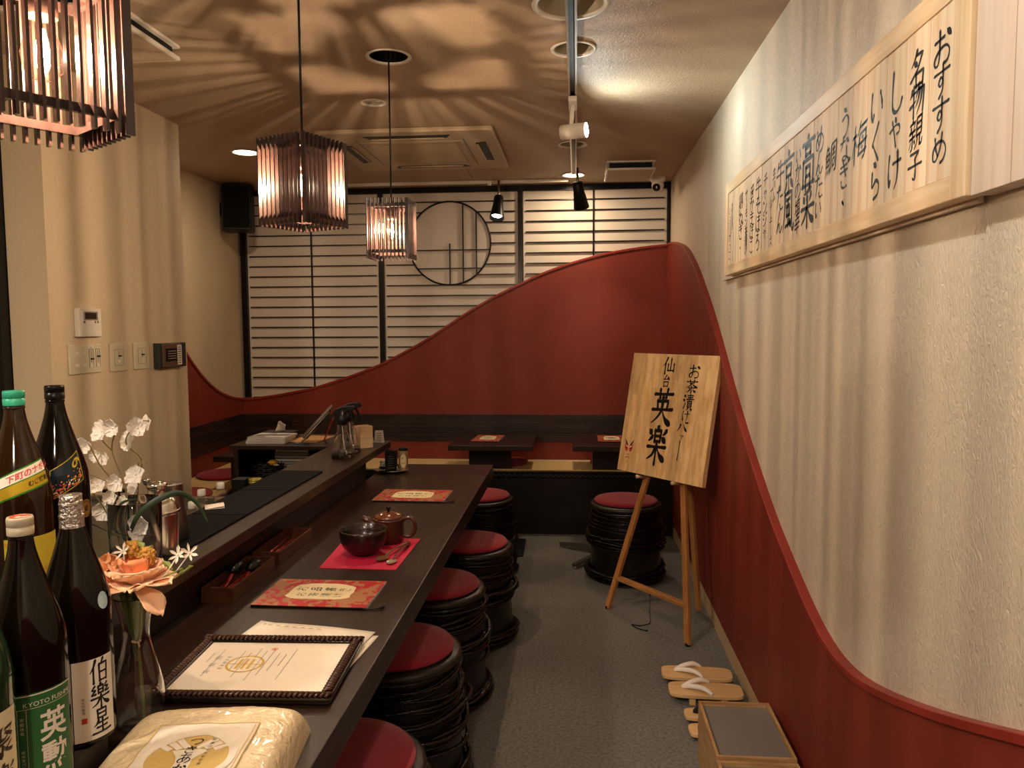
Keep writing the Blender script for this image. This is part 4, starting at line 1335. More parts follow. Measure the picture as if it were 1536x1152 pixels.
g = disc2d(MB(), 0, 0, .0175); ring2d(g, 0, 0, .0135, .0145, 1, .0003); column_text(g, '寿', 0, 0, .014, style='brush', m=1, z=.0003)
wrap(g, face(P, .95), .165, step=.006).build('medallion', [mat('medallion_gold', '9c7430', .35, metal=.6), ink], t)

# left-edge bottles
P = (-.792, .905, Zf)
t = bottle('dark green sake bottle with cream label, at the bottom left corner of the picture', P, bottle_green, cap_cream)
g = rect2d(MB(), -.045, -.10, .045, .052)
wrap(g, face(P, .35), .125).build('label', lab_cream, t)
g = MB(); column_text(g, '聚楽第', .018, .012, .045, .050, 'brush', 0, z=.0004)
wrap(g, face(P, .35), .125).build('lettering', mat('brown_ink', '2c1c18', .5), t)
P = (-.975, 1.085, .8705)
t = bottle('green sake bottle with white label, only a sliver showing at the left edge', P, bottle_green, cap_cream)
g = rect2d(MB(), -.045, -.07, .055, .055)
wrap(g, face(P, .3), .125).build('label', lab_white, t)

# ================================================================== vase with the peach flower
def shell(prof_out, th, n=40):
    """closed glass shell from an outer profile (bottom to top)"""
    inner = [(max(r - th, .0), z + (th * 1.6 if i == 0 else 0)) for i, (r, z) in enumerate(prof_out)]
    pr = [(.0, prof_out[0][1])] + prof_out + [(prof_out[-1][0] - th / 2, prof_out[-1][1] + th / 2)] + inner[::-1] + [(.0, inner[0][1])]
    return MB().lathe(pr, n, cap=False)


VX, VY = -.827, 1.343
vp = [(c.x, c.y) for c in smooth_curve([(.030, .0, 0), (.041, .012, 0), (.0455, .04, 0), (.044, .075, 0), (.036, .115, 0), (.0265, .155, 0), (.024, .175, 0), (.0265, .2, 0), (.033, .235, 0), (.037, .25, 0)], 4)]
vs_ = thing('flower_vase', 'clear waisted glass vase on the counter holding the peach flower', 'vase', (VX, VY, ZC + .0005))
shell(vp, .0018).build('glass_body', glass, vs_)
fl = thing('peony_stem', 'large peach artificial flower with yellow buds and small white blossoms in the glass vase', 'flower', (VX, VY, ZC + .02))
stem_m = mat('stem_green', '5c6b34', .6, var=.2, vscale=20)
leaf_m = mat('leaf_green', '33452b', .45, var=.2, vscale=12)
leaf_l = mat('leaf_light', '8b9447', .6, var=.2, vscale=30)
peach = mat('peach_petal', 'fdbf90', .65, col2='ffd6b0', vscale=9, contrast=(.35, .65), sheen=.2)
orange = mat('orange_petal', 'ee8a52', .65, col2='f3a070', vscale=9, sheen=.2)
ypet = mat('yellow_bud', 'c08a34', .75, col2='dba650', vscale=160, bump=.8, bscale=260)
white_pet = mat('white_petal', 'e9dfd0', .6)
white_orch = mat('orchid_white', 'f4ece0', .7, sheen=.2)
H0 = .235
fs_ = MB()
fs_.tube(smooth_curve([(.012, -.006, -.008), (.010, -.004, .05), (.004, 0, .12), (-.003, 0, .18), (0, 0, H0)], 6), .0028, 8)
fs_.tube(smooth_curve([(-.004, .006, .10), (-.010, .004, .16), (-.012, .0, H0 + .01)], 6), .0018, 6)
fs_.tube(smooth_curve([(.004, -.004, .12), (.010, .004, .17), (.02, .0, H0 + .01)], 6), .0016, 6)
fs_.build('stem', stem_m, fl)
bl_ = MB()
for k in range(9):
    a = k * .7
    bl_.tube([(.003 * math.cos(a), .003 * math.sin(a), .145), (.009 * math.cos(a), .009 * math.sin(a), .165), (.014 * math.cos(a), .014 * math.sin(a), .20), (.022 * math.cos(a), .022 * math.sin(a), .235)], [.002, .004, .005, .004], 6)
bl_.build('leaf_bundle', stem_m, fl)
tie = MB().tube([(.007 * math.cos(a), .007 * math.sin(a) , .142 + .001 * math.cos(3 * a)) for a in [2 * PI * k / 14 for k in range(14)]], .0022, 6, closed=True)
tie.tube([(.006, -.004, .142), (.014, -.01, .146)], .0016, 6).tube([(.006, -.004, .142), (.012, -.010, .134)], .0016, 6)
tie.build('twine', mat('twine', 'bda983', .8), fl)


def petal(L_, W_, cup, curl, ruffle, seed, az, tilt, base, m=0):
    rr_ = random.Random(seed)
    p1, p2 = rr_.uniform(0, 6), rr_.uniform(0, 6)
    def fn(u, v):
        x = (u - .5) * 2
        wv = W_ * (.32 + .68 * math.sin(min(v * 1.25, 1) * PI / 2)) * (1 if v < .75 else math.sqrt(max(0.0, 1 - ((v - .75) / .26) ** 2)) * .999 + .001)
        X = x * wv / 2
        Y = L_ * v - (.12 * L_ * x * x * v)
        Z = cup * (x * x) * wv + curl * v * v * L_ + ruffle * v * v * math.sin(7 * x + p1) + ruffle * .5 * v * math.sin(11 * v + p2)
        ct, st_ = math.cos(tilt), math.sin(tilt)
        Y2, Z2 = Y * ct - Z * st_, Y * st_ + Z * ct
        ca, sa = math.cos(az), math.sin(az)
        return (base[0] + X * ca - Y2 * -sa * -1, base[1] + X * sa + Y2 * ca, base[2] + Z2)
    return MB().grid(fn, 10, 8, m)


c0_ = (0.005, 0, H0 + .012)
sp_ = random.Random(9)
k_ = 0
for ring, (n, L_, W_, tilt, cup, curl, m_) in enumerate([(7, .076, .078, .28, .16, -.16, peach), (7, .070, .072, .55, .20, .0, peach), (6, .056, .056, .88, .35, .15, orange), (5, .036, .036, 1.10, .5, .3, orange), (4, .024, .026, 1.3, .6, .4, orange)]):
    for k in range(n):
        az = 2 * PI * (k + .5 * (ring % 2)) / n + sp_.uniform(-.15, .15)
        petal(L_ * sp_.uniform(.9, 1.08), W_ * sp_.uniform(.9, 1.1), cup, curl, .0034, 100 + k_, az, tilt + sp_.uniform(-.08, .08), (c0_[0], c0_[1], c0_[2] + ring * .003)).build('petal', m_, fl, solid=.0009)
        k_ += 1
petal(.070, .056, .15, -.30, .003, 77, -1.75, -.38, (.012, -.014, H0 + .012)).build('petal', peach, fl, solid=.0009)
petal(.045, .034, .4, .25, .004, 78, 1.5, .75, (-.036, -.010, H0 + .018)).build('petal', orange, fl, solid=.0009)
petal(.045, .034, .4, .25, .004, 79, .5, 1.0, (-.046, -.005, H0 + .028)).build('petal', peach, fl, solid=.0009)
for bx, by, bz in ((-.012, .02, H0 + .075), (.022, .012, H0 + .066), (.004, .026, H0 + .060)):
    MB().tube([(0.006, .01, H0 + .01), (bx * .6, by, H0 + .03), (bx, by, bz - .01)], .0016, 6).build('bud_stem', stem_m, fl)
    b_ = MB().ball((bx, by, bz), .015, 14, sc_=(.9, .9, 1.25))
    for j in range(26):
        a, h_ = j * 2.4, -.8 + 1.7 * j / 26
        rr_ = math.sqrt(max(0, 1 - h_ * h_)) * .0135
        b_.ball((bx + rr_ * math.cos(a), by + rr_ * math.sin(a), bz + h_ * .018), .0038, 6)
    b_.build('yellow_bud', ypet, fl)


def blossom(parent, c_, n_dir, r, m_, n=5, wid=.6, seed=0, name='blossom'):
    """a small flower of n petals round c_"""
    n_dir = Vector(n_dir).normalized()
    R_ = n_dir.to_track_quat('Z', 'Y').to_matrix()
    mb = MB()
    rr_ = random.Random(seed)
    for k in range(n):
        az = 2 * PI * k / n + rr_.uniform(-.1, .1)
        p = petal(r * rr_.uniform(.75, 1.1), r * wid * rr_.uniform(.7, 1.05), .2, .15, r * .05, seed * 10 + k, az, .25, (0, 0, 0))
        mb.add(p.v, p.f, 0, True)
    mb.ball((0, 0, .001), r * .12, 6)
    mb.map(lambda x, y, z: tuple(Vector(c_) + R_ @ Vector((x, y, z))))
    return mb.build(name, m_, parent)


for (x, y, z), d_, sd in (((.080, .015, H0 + .068), (.3, -.8, .5), 1), ((.100, .020, H0 + .070), (.5, -.6, .5), 2), ((-.018, .0, H0 + .078), (-.1, -.8, .6), 3)):
    MB().tube([(.03 if x > 0 else 0, .005, H0 + .01), (x * .75, y * .6, H0 + .035), (x, y, z)], .0014, 6).build('blossom_stem', white_pet, fl)
    blossom(fl, (x, y, z), d_, .019, white_pet, 6, .34, sd)
lf = MB()
for bx, bz, s_ in ((.075, .040, 1), (.088, .048, 1), (.07, .056, -1), (-.085, .045, 1), (-.10, .058, -1), (-.094, .035, 1), (.01, .085, 1), (.02, .092, -1)):
    p = petal(.026, .013, .3, .1, .001, int(bz * 1e4), -1.2 * s_ if bx > 0 else 1.3 * s_, .5, (bx, .01, H0 + bz - .015)); lf.add(p.v, p.f, 0, True)
lf.tube([(.02, .005, H0 + .01), (.06, .01, H0 + .03), (.09, .01, H0 + .045)], .0012, 5).tube([(-.02, .005, H0 + .01), (-.06, .01, H0 + .03), (-.11, .01, H0 + .06)], .0012, 5).tube([(0, .01, H0 + .02), (.015, .015, H0 + .09)], .0012, 5)
lf.build('leaf_sprig', leaf_l, fl, solid=.0006)

# ================================================================== orchids in a big glass on the ledge
GX, GY = -1.055, 1.73
gv = thing('glass_cylinder', 'large straight clear glass on the ledge holding white orchid sprays', 'vase', (GX, GY, .8708))
shell([(.050, .0), (.0555, .004), (.058, .10), (.0605, .19)], .0022).build('glass_body', glass, gv)
oc = thing('orchid_spray', 'white artificial orchid sprays with thin twigs and long dark leaves', 'flower', (GX, GY, .875))
def OP(px_, pz_, dy=0.0): return Vector((px_ - GX, dy, pz_ - .875))
twig = mat('twig_brown', '7a6a3f', .7)
stems = [[(-.0, .0, .005), OP(-1.085, .99), OP(-1.10, 1.09), OP(-1.125, 1.15, -.02), OP(-1.145, 1.205, -.03)],
         [(.01, .01, .005), OP(-1.07, 1.0, .01), OP(-1.085, 1.10, .01), OP(-1.105, 1.18), OP(-1.09, 1.235)],
         [(.0, .015, .005), OP(-1.06, 1.0, .02), OP(-1.055, 1.10, .02), OP(-1.045, 1.155, .02), OP(-1.07, 1.20), OP(-1.04, 1.245), OP(-1.01, 1.252)],
         [(-.02, .0, .005), OP(-1.10, .98, -.01), OP(-1.12, 1.06, -.03), OP(-1.165, 1.12, -.04), OP(-1.175, 1.14, -.04)],
         [OP(-1.085, 1.08), OP(-1.11, 1.11, -.02), OP(-1.15, 1.13, -.03)], [OP(-1.105, 1.18), OP(-1.125, 1.20), OP(-1.14, 1.225)], [OP(-1.055, 1.12, .02), OP(-1.04, 1.15, .0), OP(-1.02, 1.15)]]
for s_ in stems:
    MB().tube(smooth_curve(s_, 6), .0016, 6).build('twig', twig, oc)
bls = [(-1.118, 1.228, .030), (-1.085, 1.238, .027), (-1.062, 1.205, .034), (-1.035, 1.235, .028), (-1.015, 1.245, .022), (-1.160, 1.195, .024), (-1.152, 1.165, .020), (-1.175, 1.115, .028), (-1.115, 1.16, .022),
       (-1.13, 1.10, .024), (-1.085, 1.11, .026), (-1.04, 1.125, .030), (-1.055, 1.09, .022), (-1.10, 1.065, .026), (-1.125, 1.035, .028), (-1.07, 1.055, .022), (-1.02, 1.01, .030), (-1.03, .985, .022)]
for k, (x, z, r) in enumerate(bls):
    rr_ = random.Random(k + 50)
    blossom(oc, OP(x, z, rr_.uniform(-.035, .01)), (rr_.uniform(-.6, .6), -1, rr_.uniform(-.3, .5)), r, white_orch, 5, 1.05, k + 20)
def blade(pts, wd, name='leaf'):
    pts = smooth_curve(pts, 6)
    n = len(pts)
    vs = []
    for i, p in enumerate(pts):
        d = (pts[min(i + 1, n - 1)] - pts[max(i - 1, 0)]).normalized()
        s_ = d.cross(Vector((0.25, 1, .1))).normalized()
        q = wd * math.sin(PI * (.12 + .86 * i / (n - 1))) ** .7
        vs += [p - s_ * q, p + Vector((0, .0015, .0)), p + s_ * q]
    fs = []
    for i in range(n - 1):
        a = 3 * i
        fs += [(a, a + 1, a + 4, a + 3), (a + 1, a + 2, a + 5, a + 4)]
    mb = MB(); mb.add(vs, fs, 0, True)
    mb.build(name, leaf_m, oc, solid=.0008)
blade([(.0, -.03, .10), OP(-1.01, 1.04, -.06), OP(-.965, 1.075, -.05), OP(-.925, 1.085, -.03), OP(-.89, 1.06, -.02), OP(-.868, 1.01, -.01)], .0075)
blade([(-.02, -.03, .10), OP(-1.08, 1.02, -.10), OP(-1.10, 1.06, -.16), OP(-1.14, 1.085, -.18), OP(-1.17, 1.085, -.18)], .004)
blade([(-.01, -.02, .10), OP(-1.075, 1.0, -.05), OP(-1.06, 1.06, -.05), OP(-1.02, 1.075, -.05)], .004)

# ================================================================== chrome shaker and tin
sh = thing('cocktail_shaker', 'shiny chrome cocktail shaker behind the peach flower', 'shaker', (-1.098, 1.905, .8705))
MB().lathe([(c.x, c.y) for c in smooth_curve([(.042, 0, 0), (.047, .004, 0), (.051, .06, 0), (.054, .115, 0), (.0545, .120, 0), (.052, .124, 0), (.048, .142, 0), (.038, .157, 0), (.026, .163, 0), (.023, .166, 0), (.0225, .180, 0), (.024, .182, 0)], 3)], 44).build('body', chrome, sh)
MB().lathe([(.0545, .1205), (.0555, .1215), (.0555, .1245), (.053, .1255)], 44, cap=False).build('seam_ring', chrome, sh)
MB().lathe([(.024, .1825), (.0255, .184), (.0255, .192), (.022, .197), (.0, .2)], 32).build('cap', chrome, sh)
MB().lathe([(.010, .198), (.010, .205), (.0, .206)], 16, c=(-.028, 0)).ball((-.028, 0, .196), .009, 10).build('stopper', steel, sh)
jt = thing('mixing_tin', 'tall tapered steel tin standing behind the chrome shaker', 'tin', (-1.135, 2.045, .8772))
MB().lathe([(.042, 0), (.043, .003), (.028, .155), (.029, .158), (.0, .158)], 36).build('body', steel, jt)

cd = thing('folded_card', 'small folded white card on the black bar mat', 'card', (-1.20, 2.425, .8772), math.radians(28))
MB().box(-.030, -.034, .0, .030, .034, .0006).build('sheet', paper, cd)
MB().grid(lambda u, v: (-.030 + .06 * u, -.034 + .066 * v, .0012 + .006 * u * (1 - v * .3)), 4, 4).build('fold', paper, cd, solid=.0006)

# small bottles on the kitchen worktop
clear_pl = clear_glass('clear_plastic', (.93, .9, .86, 1), .05)
def pet(label, x, y):
    t = thing('spice_bottle', label, 'bottle', (x, y, .7525), group='white-capped squeeze bottles')
    MB().lathe([(.026, 0), (.028, .003), (.028, .055), (.024, .070), (.014, .079), (.012, .082)], 24).build('body', clear_pl, t)
    MB().lathe([(.0235, .001), (.0255, .004), (.0255, .045), (.0, .046)], 24).build('contents', mat('seasoning', '8e6f5c', .7), t)
    MB().lathe([(.0145, .0825), (.0155, .084), (.0150, .104), (.013, .1065), (.0, .107)], 24).build('cap', white_pl, t)
pet('clear seasoning bottle with white cap, farthest of the three behind the ledge', -1.408, 2.90)
pet('clear seasoning bottle with white cap, middle one behind the ledge', -1.420, 2.77)
pet('clear seasoning bottle with white cap, nearest one by the dark leaf tip', -1.352, 2.57)
jr = thing('lidded_jar', 'small jar with gold lid at the corner of the kitchen worktop', 'jar', (-1.30, 2.98, .7525))
MB().lathe([(.024, 0), (.026, .003), (.026, .08), (.023, .088)], 24).build('body', bottle_amber, jr)
MB().lathe([(.024, .0885), (.0255, .09), (.0255, .098), (.0245, .099), (.0255, .1), (.0255, .108), (.0, .109)], 24).build('lid', mat('lid_gold', 'a59a4a', .3, metal=.6), jr)
o = MB().box(-.028, -.028, 0, .028, .028, .105).build('black_box', black_pl, bevel=.002)
place(o, 'little black box beside the gold-lidded jar', 'box', None, (-1.365, 2.995, .7525))
fa_ = thing('tap', 'dark water tap at the back of the kitchen worktop below the switches', 'tap', (-1.86, 2.93, .7525))
MB().box(-.03, -.02, 0, .03, .02, .03).build('base', black_lac, fa_, bevel=.003)
MB().tube([(0, 0, .03), (0, 0, .055)], .013, 12).build('body', black_lac, fa_)
MB().box(-.055, -.012, .055, .04, .012, .068).build('lever', black_lac, fa_, bevel=.002)

# ================================================================== spray bottles, wood box, cards at the far end of the ledge
def spray(label, x, y, rz):
    t = thing('spray_bottle', label, 'spray bottle', (x, y, .8705), rz, 'clear spray bottles')
    p_ = [(.048, 0), (.052, .004), (.050, .03), (.038, .085), (.028, .115), (.022, .120), (.022, .155), (.016, .158)]
    shell(p_, .0015, 24).build('bottle', glass, t)
    MB().lathe([(.046, .003), (.0480, .010), (.0470, .034), (.0, .0345)], 24).build('liquid', water, t)
    MB().tube([(0, 0, .16), (.004, 0, .09), (.014, 0, .012)], .0022, 6).build('dip_tube', white_pl, t)
    MB().lathe([(.018, .150), (.024, .158), (.024, .188), (.018, .196), (.016, .22), (.0, .221)], 20).build('collar', black_pl, t)
    hd = MB()
    pts = [(-.042, .206), (-.026, .226), (.0, .236), (.052, .240), (.060, .234), (.058, .220), (.028, .214), (.012, .200), (-.014, .198)]
    hd.add([(x_, y_, z_) for y_ in (-.013, .013) for x_, z_ in pts], [tuple(range(9))[::-1], tuple(range(9, 18))] + [(i, (i + 1) % 9, 9 + (i + 1) % 9, 9 + i) for i in range(9)])
    hd.build('trigger_head', black_pl, t, bevel=.003)
    MB().tube(smooth_curve([(.030, 0, .214), (.040, 0, .196), (.050, 0, .170), (.062, 0, .150)], 5), [.006] * 5 + [.005] * 6 + [.0035] * 5, 8).build('trigger', black_pl, t)
spray('clear spray bottle with black trigger head, nearer one on the ledge', -1.075, 3.43, math.radians(8))
spray('clear spray bottle with black trigger head, farther one partly behind the first', -1.085, 3.575, math.radians(10))

wb = thing('wooden_box', 'small tall open pale wood box on the ledge beside the spray bottles', 'box', (-1.062, 3.735, .8705), math.radians(42))
h_, a = .108, .034
MB().box(-a, -a, 0, a, -a + .006, h_).build('side', birch, wb); MB().box(-a, a - .006, 0, a, a, h_).build('side', birch, wb)
MB().box(-a, -a + .0062, 0, -a + .006, a - .0062, h_).build('side', birch, wb); MB().box(a - .006, -a + .0062, 0, a, a - .0062, h_).build('side', birch, wb)
for x, rz, lb in ((-1.085, .5, 'small white folded notice with black edge beside the wood box'), (-1.025, .2, 'small grey folded notice nearest the end of the ledge')):
    t = thing('tent_card', lb, 'card', (x, 3.90, .8705), rz, 'little tent cards on the ledge')
    for s_ in (-1, 1):
        MB().add([(-.026, s_ * .018, 0), (.026, s_ * .018, 0), (.020, 0, .062), (-.020, 0, .062)], [(0, 1, 2, 3)]).build('panel', mat('card_grey', '9a948a', .7) if x > -1.05 else paper, t, solid=.001)
    g = MB()
    for k in range(4): g.add([(-.014, -.0195 + .0045 * k, .012 + .0115 * k), (.012, -.0195 + .0045 * k, .012 + .0115 * k), (.012, -.0190 + .0045 * k, .015 + .0115 * k), (-.014, -.0190 + .0045 * k, .015 + .0115 * k)], [(0, 1, 2, 3)])
    g.map(lambda a, b, c_: (a, b - .001, c_)).build('print', ink_soft, t)

# ================================================================== condiment tray on the far end of the counter
sy_ = thing('condiment_tray', 'oval silver tray at the far end of the counter below the ledge', 'tray', (-.955, 3.865, ZC + .0004), math.radians(6))
MB().lathe([(.0, .0), (.6, .0), (.66, .004), (.92, .005), (1.0, .012), (.99, .014), (.90, .0075), (.0, .0065)], 48, cap=False).map(lambda x, y, z: (x * .088, y * .064, z)).build('dish', chrome, sy_)
mh = thing('black_sauce_holder', 'black printed sauce carton standing on the silver tray', 'carton', (-.955, 3.885, ZC + .0078), math.radians(6))
MB().box(-.034, -.030, 0, .024, .030, .104).build('carton', black_lac, mh, bevel=.002)
g = MB()
for k, wd in enumerate((.034, .02, .03, .026, .034, .022)): rect2d(g, -.018, .014 + k * .012, -.018 + wd, .0165 + k * .012)
g.map(lambda x, y, z: (x, -.0304, y)).build('small_print', mat('print_grey', '6a6a68', .6), mh)
fc2 = thing('smiling_pepper_tin', 'beige tin printed with a smiling round face and black cap', 'tin', (-.893, 3.872, ZC + .0078), math.radians(12))
MB().lathe([(.022, 0), (.024, .003), (.024, .100), (.021, .104)], 28).build('body', mat('tin_beige', '8d7450', .45), fc2)
MB().lathe([(.0225, .1045), (.023, .106), (.023, .118), (.0, .120)], 28).build('cap', black_pl, fc2)
g = MB(); disc2d(g, 0, 0, .017, 0, .0, ry=.036)
disc2d(g, -.004, .014, .0022, 1, .0003, 10, .004)
ring2d(g, 0, -.004, .009, .0105, 1, .0003, 14, a0=PI * 1.1, a1=PI * 1.95)
g = sliced(g, 0, .004)
g.map(lambda u, v, w_: ((.0244 + w_) * math.sin(u / .0244), -(.0244 + w_) * math.cos(u / .0244), .053 + v)).build('face_print', [mat('face_tan', 'e6cf9c', .5), ink], fc2)
wc = thing('white_sachet_box', 'small white box scribbled with black writing in a black tray', 'box', (-1.005, 3.93, ZC + .0006), math.radians(4))
MB().box(-.028, -.022, 0, .022, .022, .018).build('tray', black_pl, wc, bevel=.001)
MB().box(-.024, -.018, .0182, .018, .018, .046).build('box', paper, wc, bevel=.001)
g = MB(); row_text(g, 'お手拭', -.003, .026, .013, 'brush'); g.map(lambda x, y, z: (x, -.0184, y)).build('writing', ink, wc)

# ================================================================== cabinet behind the ledge
cb = thing('side_cabinet', 'dark open-fronted cabinet behind the bar with papers on top', 'cabinet', (-1.54, 4.11, 0))
MB().box(-.29, -.225, .828, .27, .215, .850).build('top_board', darkwood_x, cb, bevel=.002)
MB().box(-.275, -.21, 0, -.250, .205, .8275).build('side_panel', darkwood_x, cb)
MB().box(.235, -.21, 0, .26, .205, .8275).build('side_panel', darkwood_x, cb)
MB().box(-.2495, .195, 0, .2345, .205, .8275).build('back_panel', blackwood, cb)
MB().box(-.2495, -.205, .640, .2345, .1945, .655).build('shelf', darkwood_x, cb)
MB().box(-.2495, -.205, .20, .2345, .1945, .215).build('shelf', darkwood_x, cb)
mag = [mat('magazine_white', 'cfcbc8', .4), mat('magazine_grey', '8c8f8c', .4, col2='d9d4cc', vscale=12, contrast=(.45, .55))]
for k, (lb, dx, dy, r) in enumerate((('bottom magazine of the stack on the cabinet', 0, 0, 4), ('middle magazine of the stack on the cabinet', .006, .004, 1), ('top magazine of the stack on the cabinet, with a dark band on its cover', .010, .012, -3))):
    t = thing('magazine', lb, 'magazine', (-1.665 + dx, 4.03 + dy, .8504 + k * .0115), math.radians(r), 'magazines on the cabinet')
    MB().box(-.105, -.085, .0, .105, .085, .0105).build('pages', mag[0], t, bevel=.001)
    MB().box(-.1055, -.0855, .0106, .1055, .0855, .0112).build('cover', mag[1] if k == 2 else mag[0], t)
    if k == 2: MB().box(-.09, -.02, .01122, .095, .012, .0114).build('cover_band', mat('band_slate', '3d4743', .4), t)
en = thing('manila_envelope', 'flat manila envelope lying beside the magazines on the cabinet', 'envelope', (-1.47, 4.13, .8504), math.radians(-6))
MB().box(-.085, -.12, 0, .085, .12, .0022).build('body', mat('manila', 'd2a060', .7), en)
MB().add([(-.085, .12, .0024), (.085, .12, .0024), (.05, .07, .0028), (-.05, .07, .0028)], [(3, 2, 1, 0)]).build('flap', mat('manila_flap', 'c49052', .7), en)
ts = thing('tissue_box', 'tissue popping from a dark tissue box on the cabinet', 'tissue box', (-1.69, 4.245, .8504))
MB().box(-.09, -.05, 0, .09, .05, .028).build('carton', blackwood, ts, bevel=.002)
MB().grid(lambda u, v: (-.03 + .06 * u + .012 * v, -.01 + .02 * math.sin(3 * u + 2 * v), .0282 + .060 * v - .028 * v * abs(u - .3)), 8, 6).build('tissue', paper, ts, solid=.0005)
ps = thing('tablet_stand', 'tilted metal tablet stand with bent wire feet at the right of the cabinet', 'stand', (-1.370, 4.04, .8535), math.radians(12))
MB().bar((-.11, 0, .022), (.045, .04, .190), .016, .12, up=(0, 1, 0)).build('tablet', mat('tablet_back', '6a6258', .3, metal=.5), ps, bevel=.003)
MB().tube(smooth_curve([(-.15, -.055, .005), (-.11, -.062, .006), (-.03, -.05, .09), (.035, -.02, .16)], 6), .005, 8).build('wire_foot', steel, ps)
MB().tube(smooth_curve([(-.10, .055, .006), (-.02, .06, .09), (.04, .06, .165)], 6), .005, 8).build('wire_foot', steel, ps)
MB().bar((.0, .05, .004), (.05, .03, .12), .006, .05, up=(0, 1, 0)).build('prop', red_trim, ps)
# on the shelf
tr2 = thing('paper_trays', 'stack of pale paper packs standing on the cabinet shelf', 'paper stack', (-1.555, 4.12, .6554))
for k in range(9):
    MB().box(-.10 + .002 * (k % 3), -.06, k * .0165, .09 + .003 * (k % 2), .06, k * .0165 + .013).build('pack', mat('pack_grey%d' % (k % 3), ('c9c3b6', 'a39c92', 'd6cfc0')[k % 3], .6), tr2, bevel=.001)
bk = thing('wicker_basket', 'dark woven basket full of black and yellow pouches on the cabinet shelf', 'basket', (-1.655, 3.962, .6554))
for k in range(7):
    a0 = .1 * k
    MB().tube([((.080 + .003 * (k % 2)) * math.cos(a), (.056 + .003 * (k % 2)) * math.sin(a), .008 + k * .011 + .003 * math.sin(8 * a + k * PI)) for a in [2 * PI * j / 32 for j in range(32)]], .0052, 6, closed=True).build('woven_ring', vine_m, bk)
g = MB()
for k in range(16):
    a = 2 * PI * k / 16
    g.tube([(.080 * math.cos(a), .056 * math.sin(a), 0), (.084 * math.cos(a), .060 * math.sin(a), .088)], .003, 6)
g.build('stakes', vine_m, bk, kind='stuff')
pch = [mat('pouch_black', '14120f', .35), mat('pouch_yellow', 'c8982c', .4), mat('pouch_olive', '8a7c3a', .5), mat('pouch_white', 'cfc8b8', .5)]
rr = random.Random(8)
for k, (x, y, m_, s_) in enumerate(((.030, .0, 1, .030), (-.03, -.01, 0, .03), (.0, -.03, 0, .026), (-.052, .015, 2, .014), (-.012, .022, 2, .013), (.055, -.015, 3, .014), (.012, -.006, 0, .02))):
    o = MB().ball((0, 0, 0), s_, 10, sc_=(1, .7, .55)).build('snack_pouch', pch[m_])
    place(o, ('big shiny yellow and black pouch on top of the basket', 'black pouch at the left of the basket', 'black pouch at the front of the basket', 'small olive pouch at the basket rim, far left', 'small olive pouch at the back of the basket', 'small white pouch at the right rim of the basket', 'flat black pouch under the yellow one in the basket')[k], 'pouch', 'pouches in the dark basket', (-1.655 + x, 3.962 + y, .6554 + .080 + (s_ if m_ == 1 else 0) * .4), rr.uniform(0, 3))
gt = thing('green_tub', 'small green tub on the cabinet shelf by the ledge', 'tub', (-1.365, 4.02, .6554))
MB().lathe([(.03, 0), (.038, .10), (.040, .101), (.040, .110), (.0, .112)], 24).build('body', mat('tub_green', '1f6b38', .4), gt)

# ================================================================== chopstick boxes on the counter
def cbox(label, y0, y1):
    x0, x1 = -1.022, -.932
    cx, cy = (x0 + x1) / 2, (y0 + y1) / 2
    hx, hy = (x1 - x0) / 2, (y1 - y0) / 2
    t = thing('cutlery_box', label, 'box', (cx, cy, ZC + .0004), group='brown wooden cutlery boxes')
    m_ = boxwood
    MB().box(-hx, -hy, 0, hx, hy, .005).build('base', m_, t)
    MB().box(-hx, -hy, .0052, -hx + .006, hy, .042).build('side', m_, t, bevel=.001)
    MB().box(hx - .006, -hy, .0052, hx, hy, .042).build('side', m_, t, bevel=.001)
    MB().box(-hx + .0062, -hy, .0052, hx - .0062, -hy + .008, .0418).build('end', m_, t)
    MB().box(-hx + .0062, hy - .008, .0052, hx - .0062, hy, .0418).build('end', m_, t)
    return t, cx, cy, hx, hy


boxwood = mat('box_brown', '4f2a18', .4, col2='3a1d10', vscale=10, stretch=(6, 1, 1))
lac_red = mat('lacquer_red', '6e1510', .22, coat=.4)
for lb, y0, y1, n, sd in (('brown wooden box of red chopsticks and two black ladles, nearer one', 1.970, 2.262, 5, 1), ('brown wooden box of red chopsticks against the ledge, farther one', 2.300, 2.602, 6, 2)):
    t, cx, cy, hx, hy = cbox(lb, y0, y1)
    rr = random.Random(sd)
    for k in range(n):
        x = -hx + .016 + k * .011
        o = MB().tube([(x, -hy + .014, .012 + .002 * (k % 2)), (x + rr.uniform(-.004, .004), hy - .05 - rr.uniform(0, .04), .018 + .004 * (k % 2))], [.0034, .0022], 8).build('chopstick', lac_red)
        place(o, 'red lacquered chopstick in the %s cutlery box' % ('nearer' if sd == 1 else 'farther'), 'chopstick', 'red chopsticks in the %s box' % ('nearer' if sd == 1 else 'farther'), (cx, cy, ZC + .0004))
for k, (dx, dy, r) in enumerate(((-.023, .040, .10), (.022, .062, -.02))):
    t = thing('lacquer_ladle', ('black lacquered ladle lying bowl up in the nearer box, left one', 'black lacquered ladle lying bowl up in the nearer box, right one')[k], 'ladle', (-.977 + dx, 2.10 + dy, ZC + .045), r, 'black ladles in the box')
    MB().ball((0, 0, 0), .030, 16, sc_=(.70, 1.35, .62)).build('bowl', black_lac, t)
    MB().tube(smooth_curve([(0, -.03, -.006), (.002, -.07, -.018), (.006, -.15, -.024)], 6), [.006] * 6 + [.0045] * 7, 8, flat=.6).build('handle', lac_red, t)

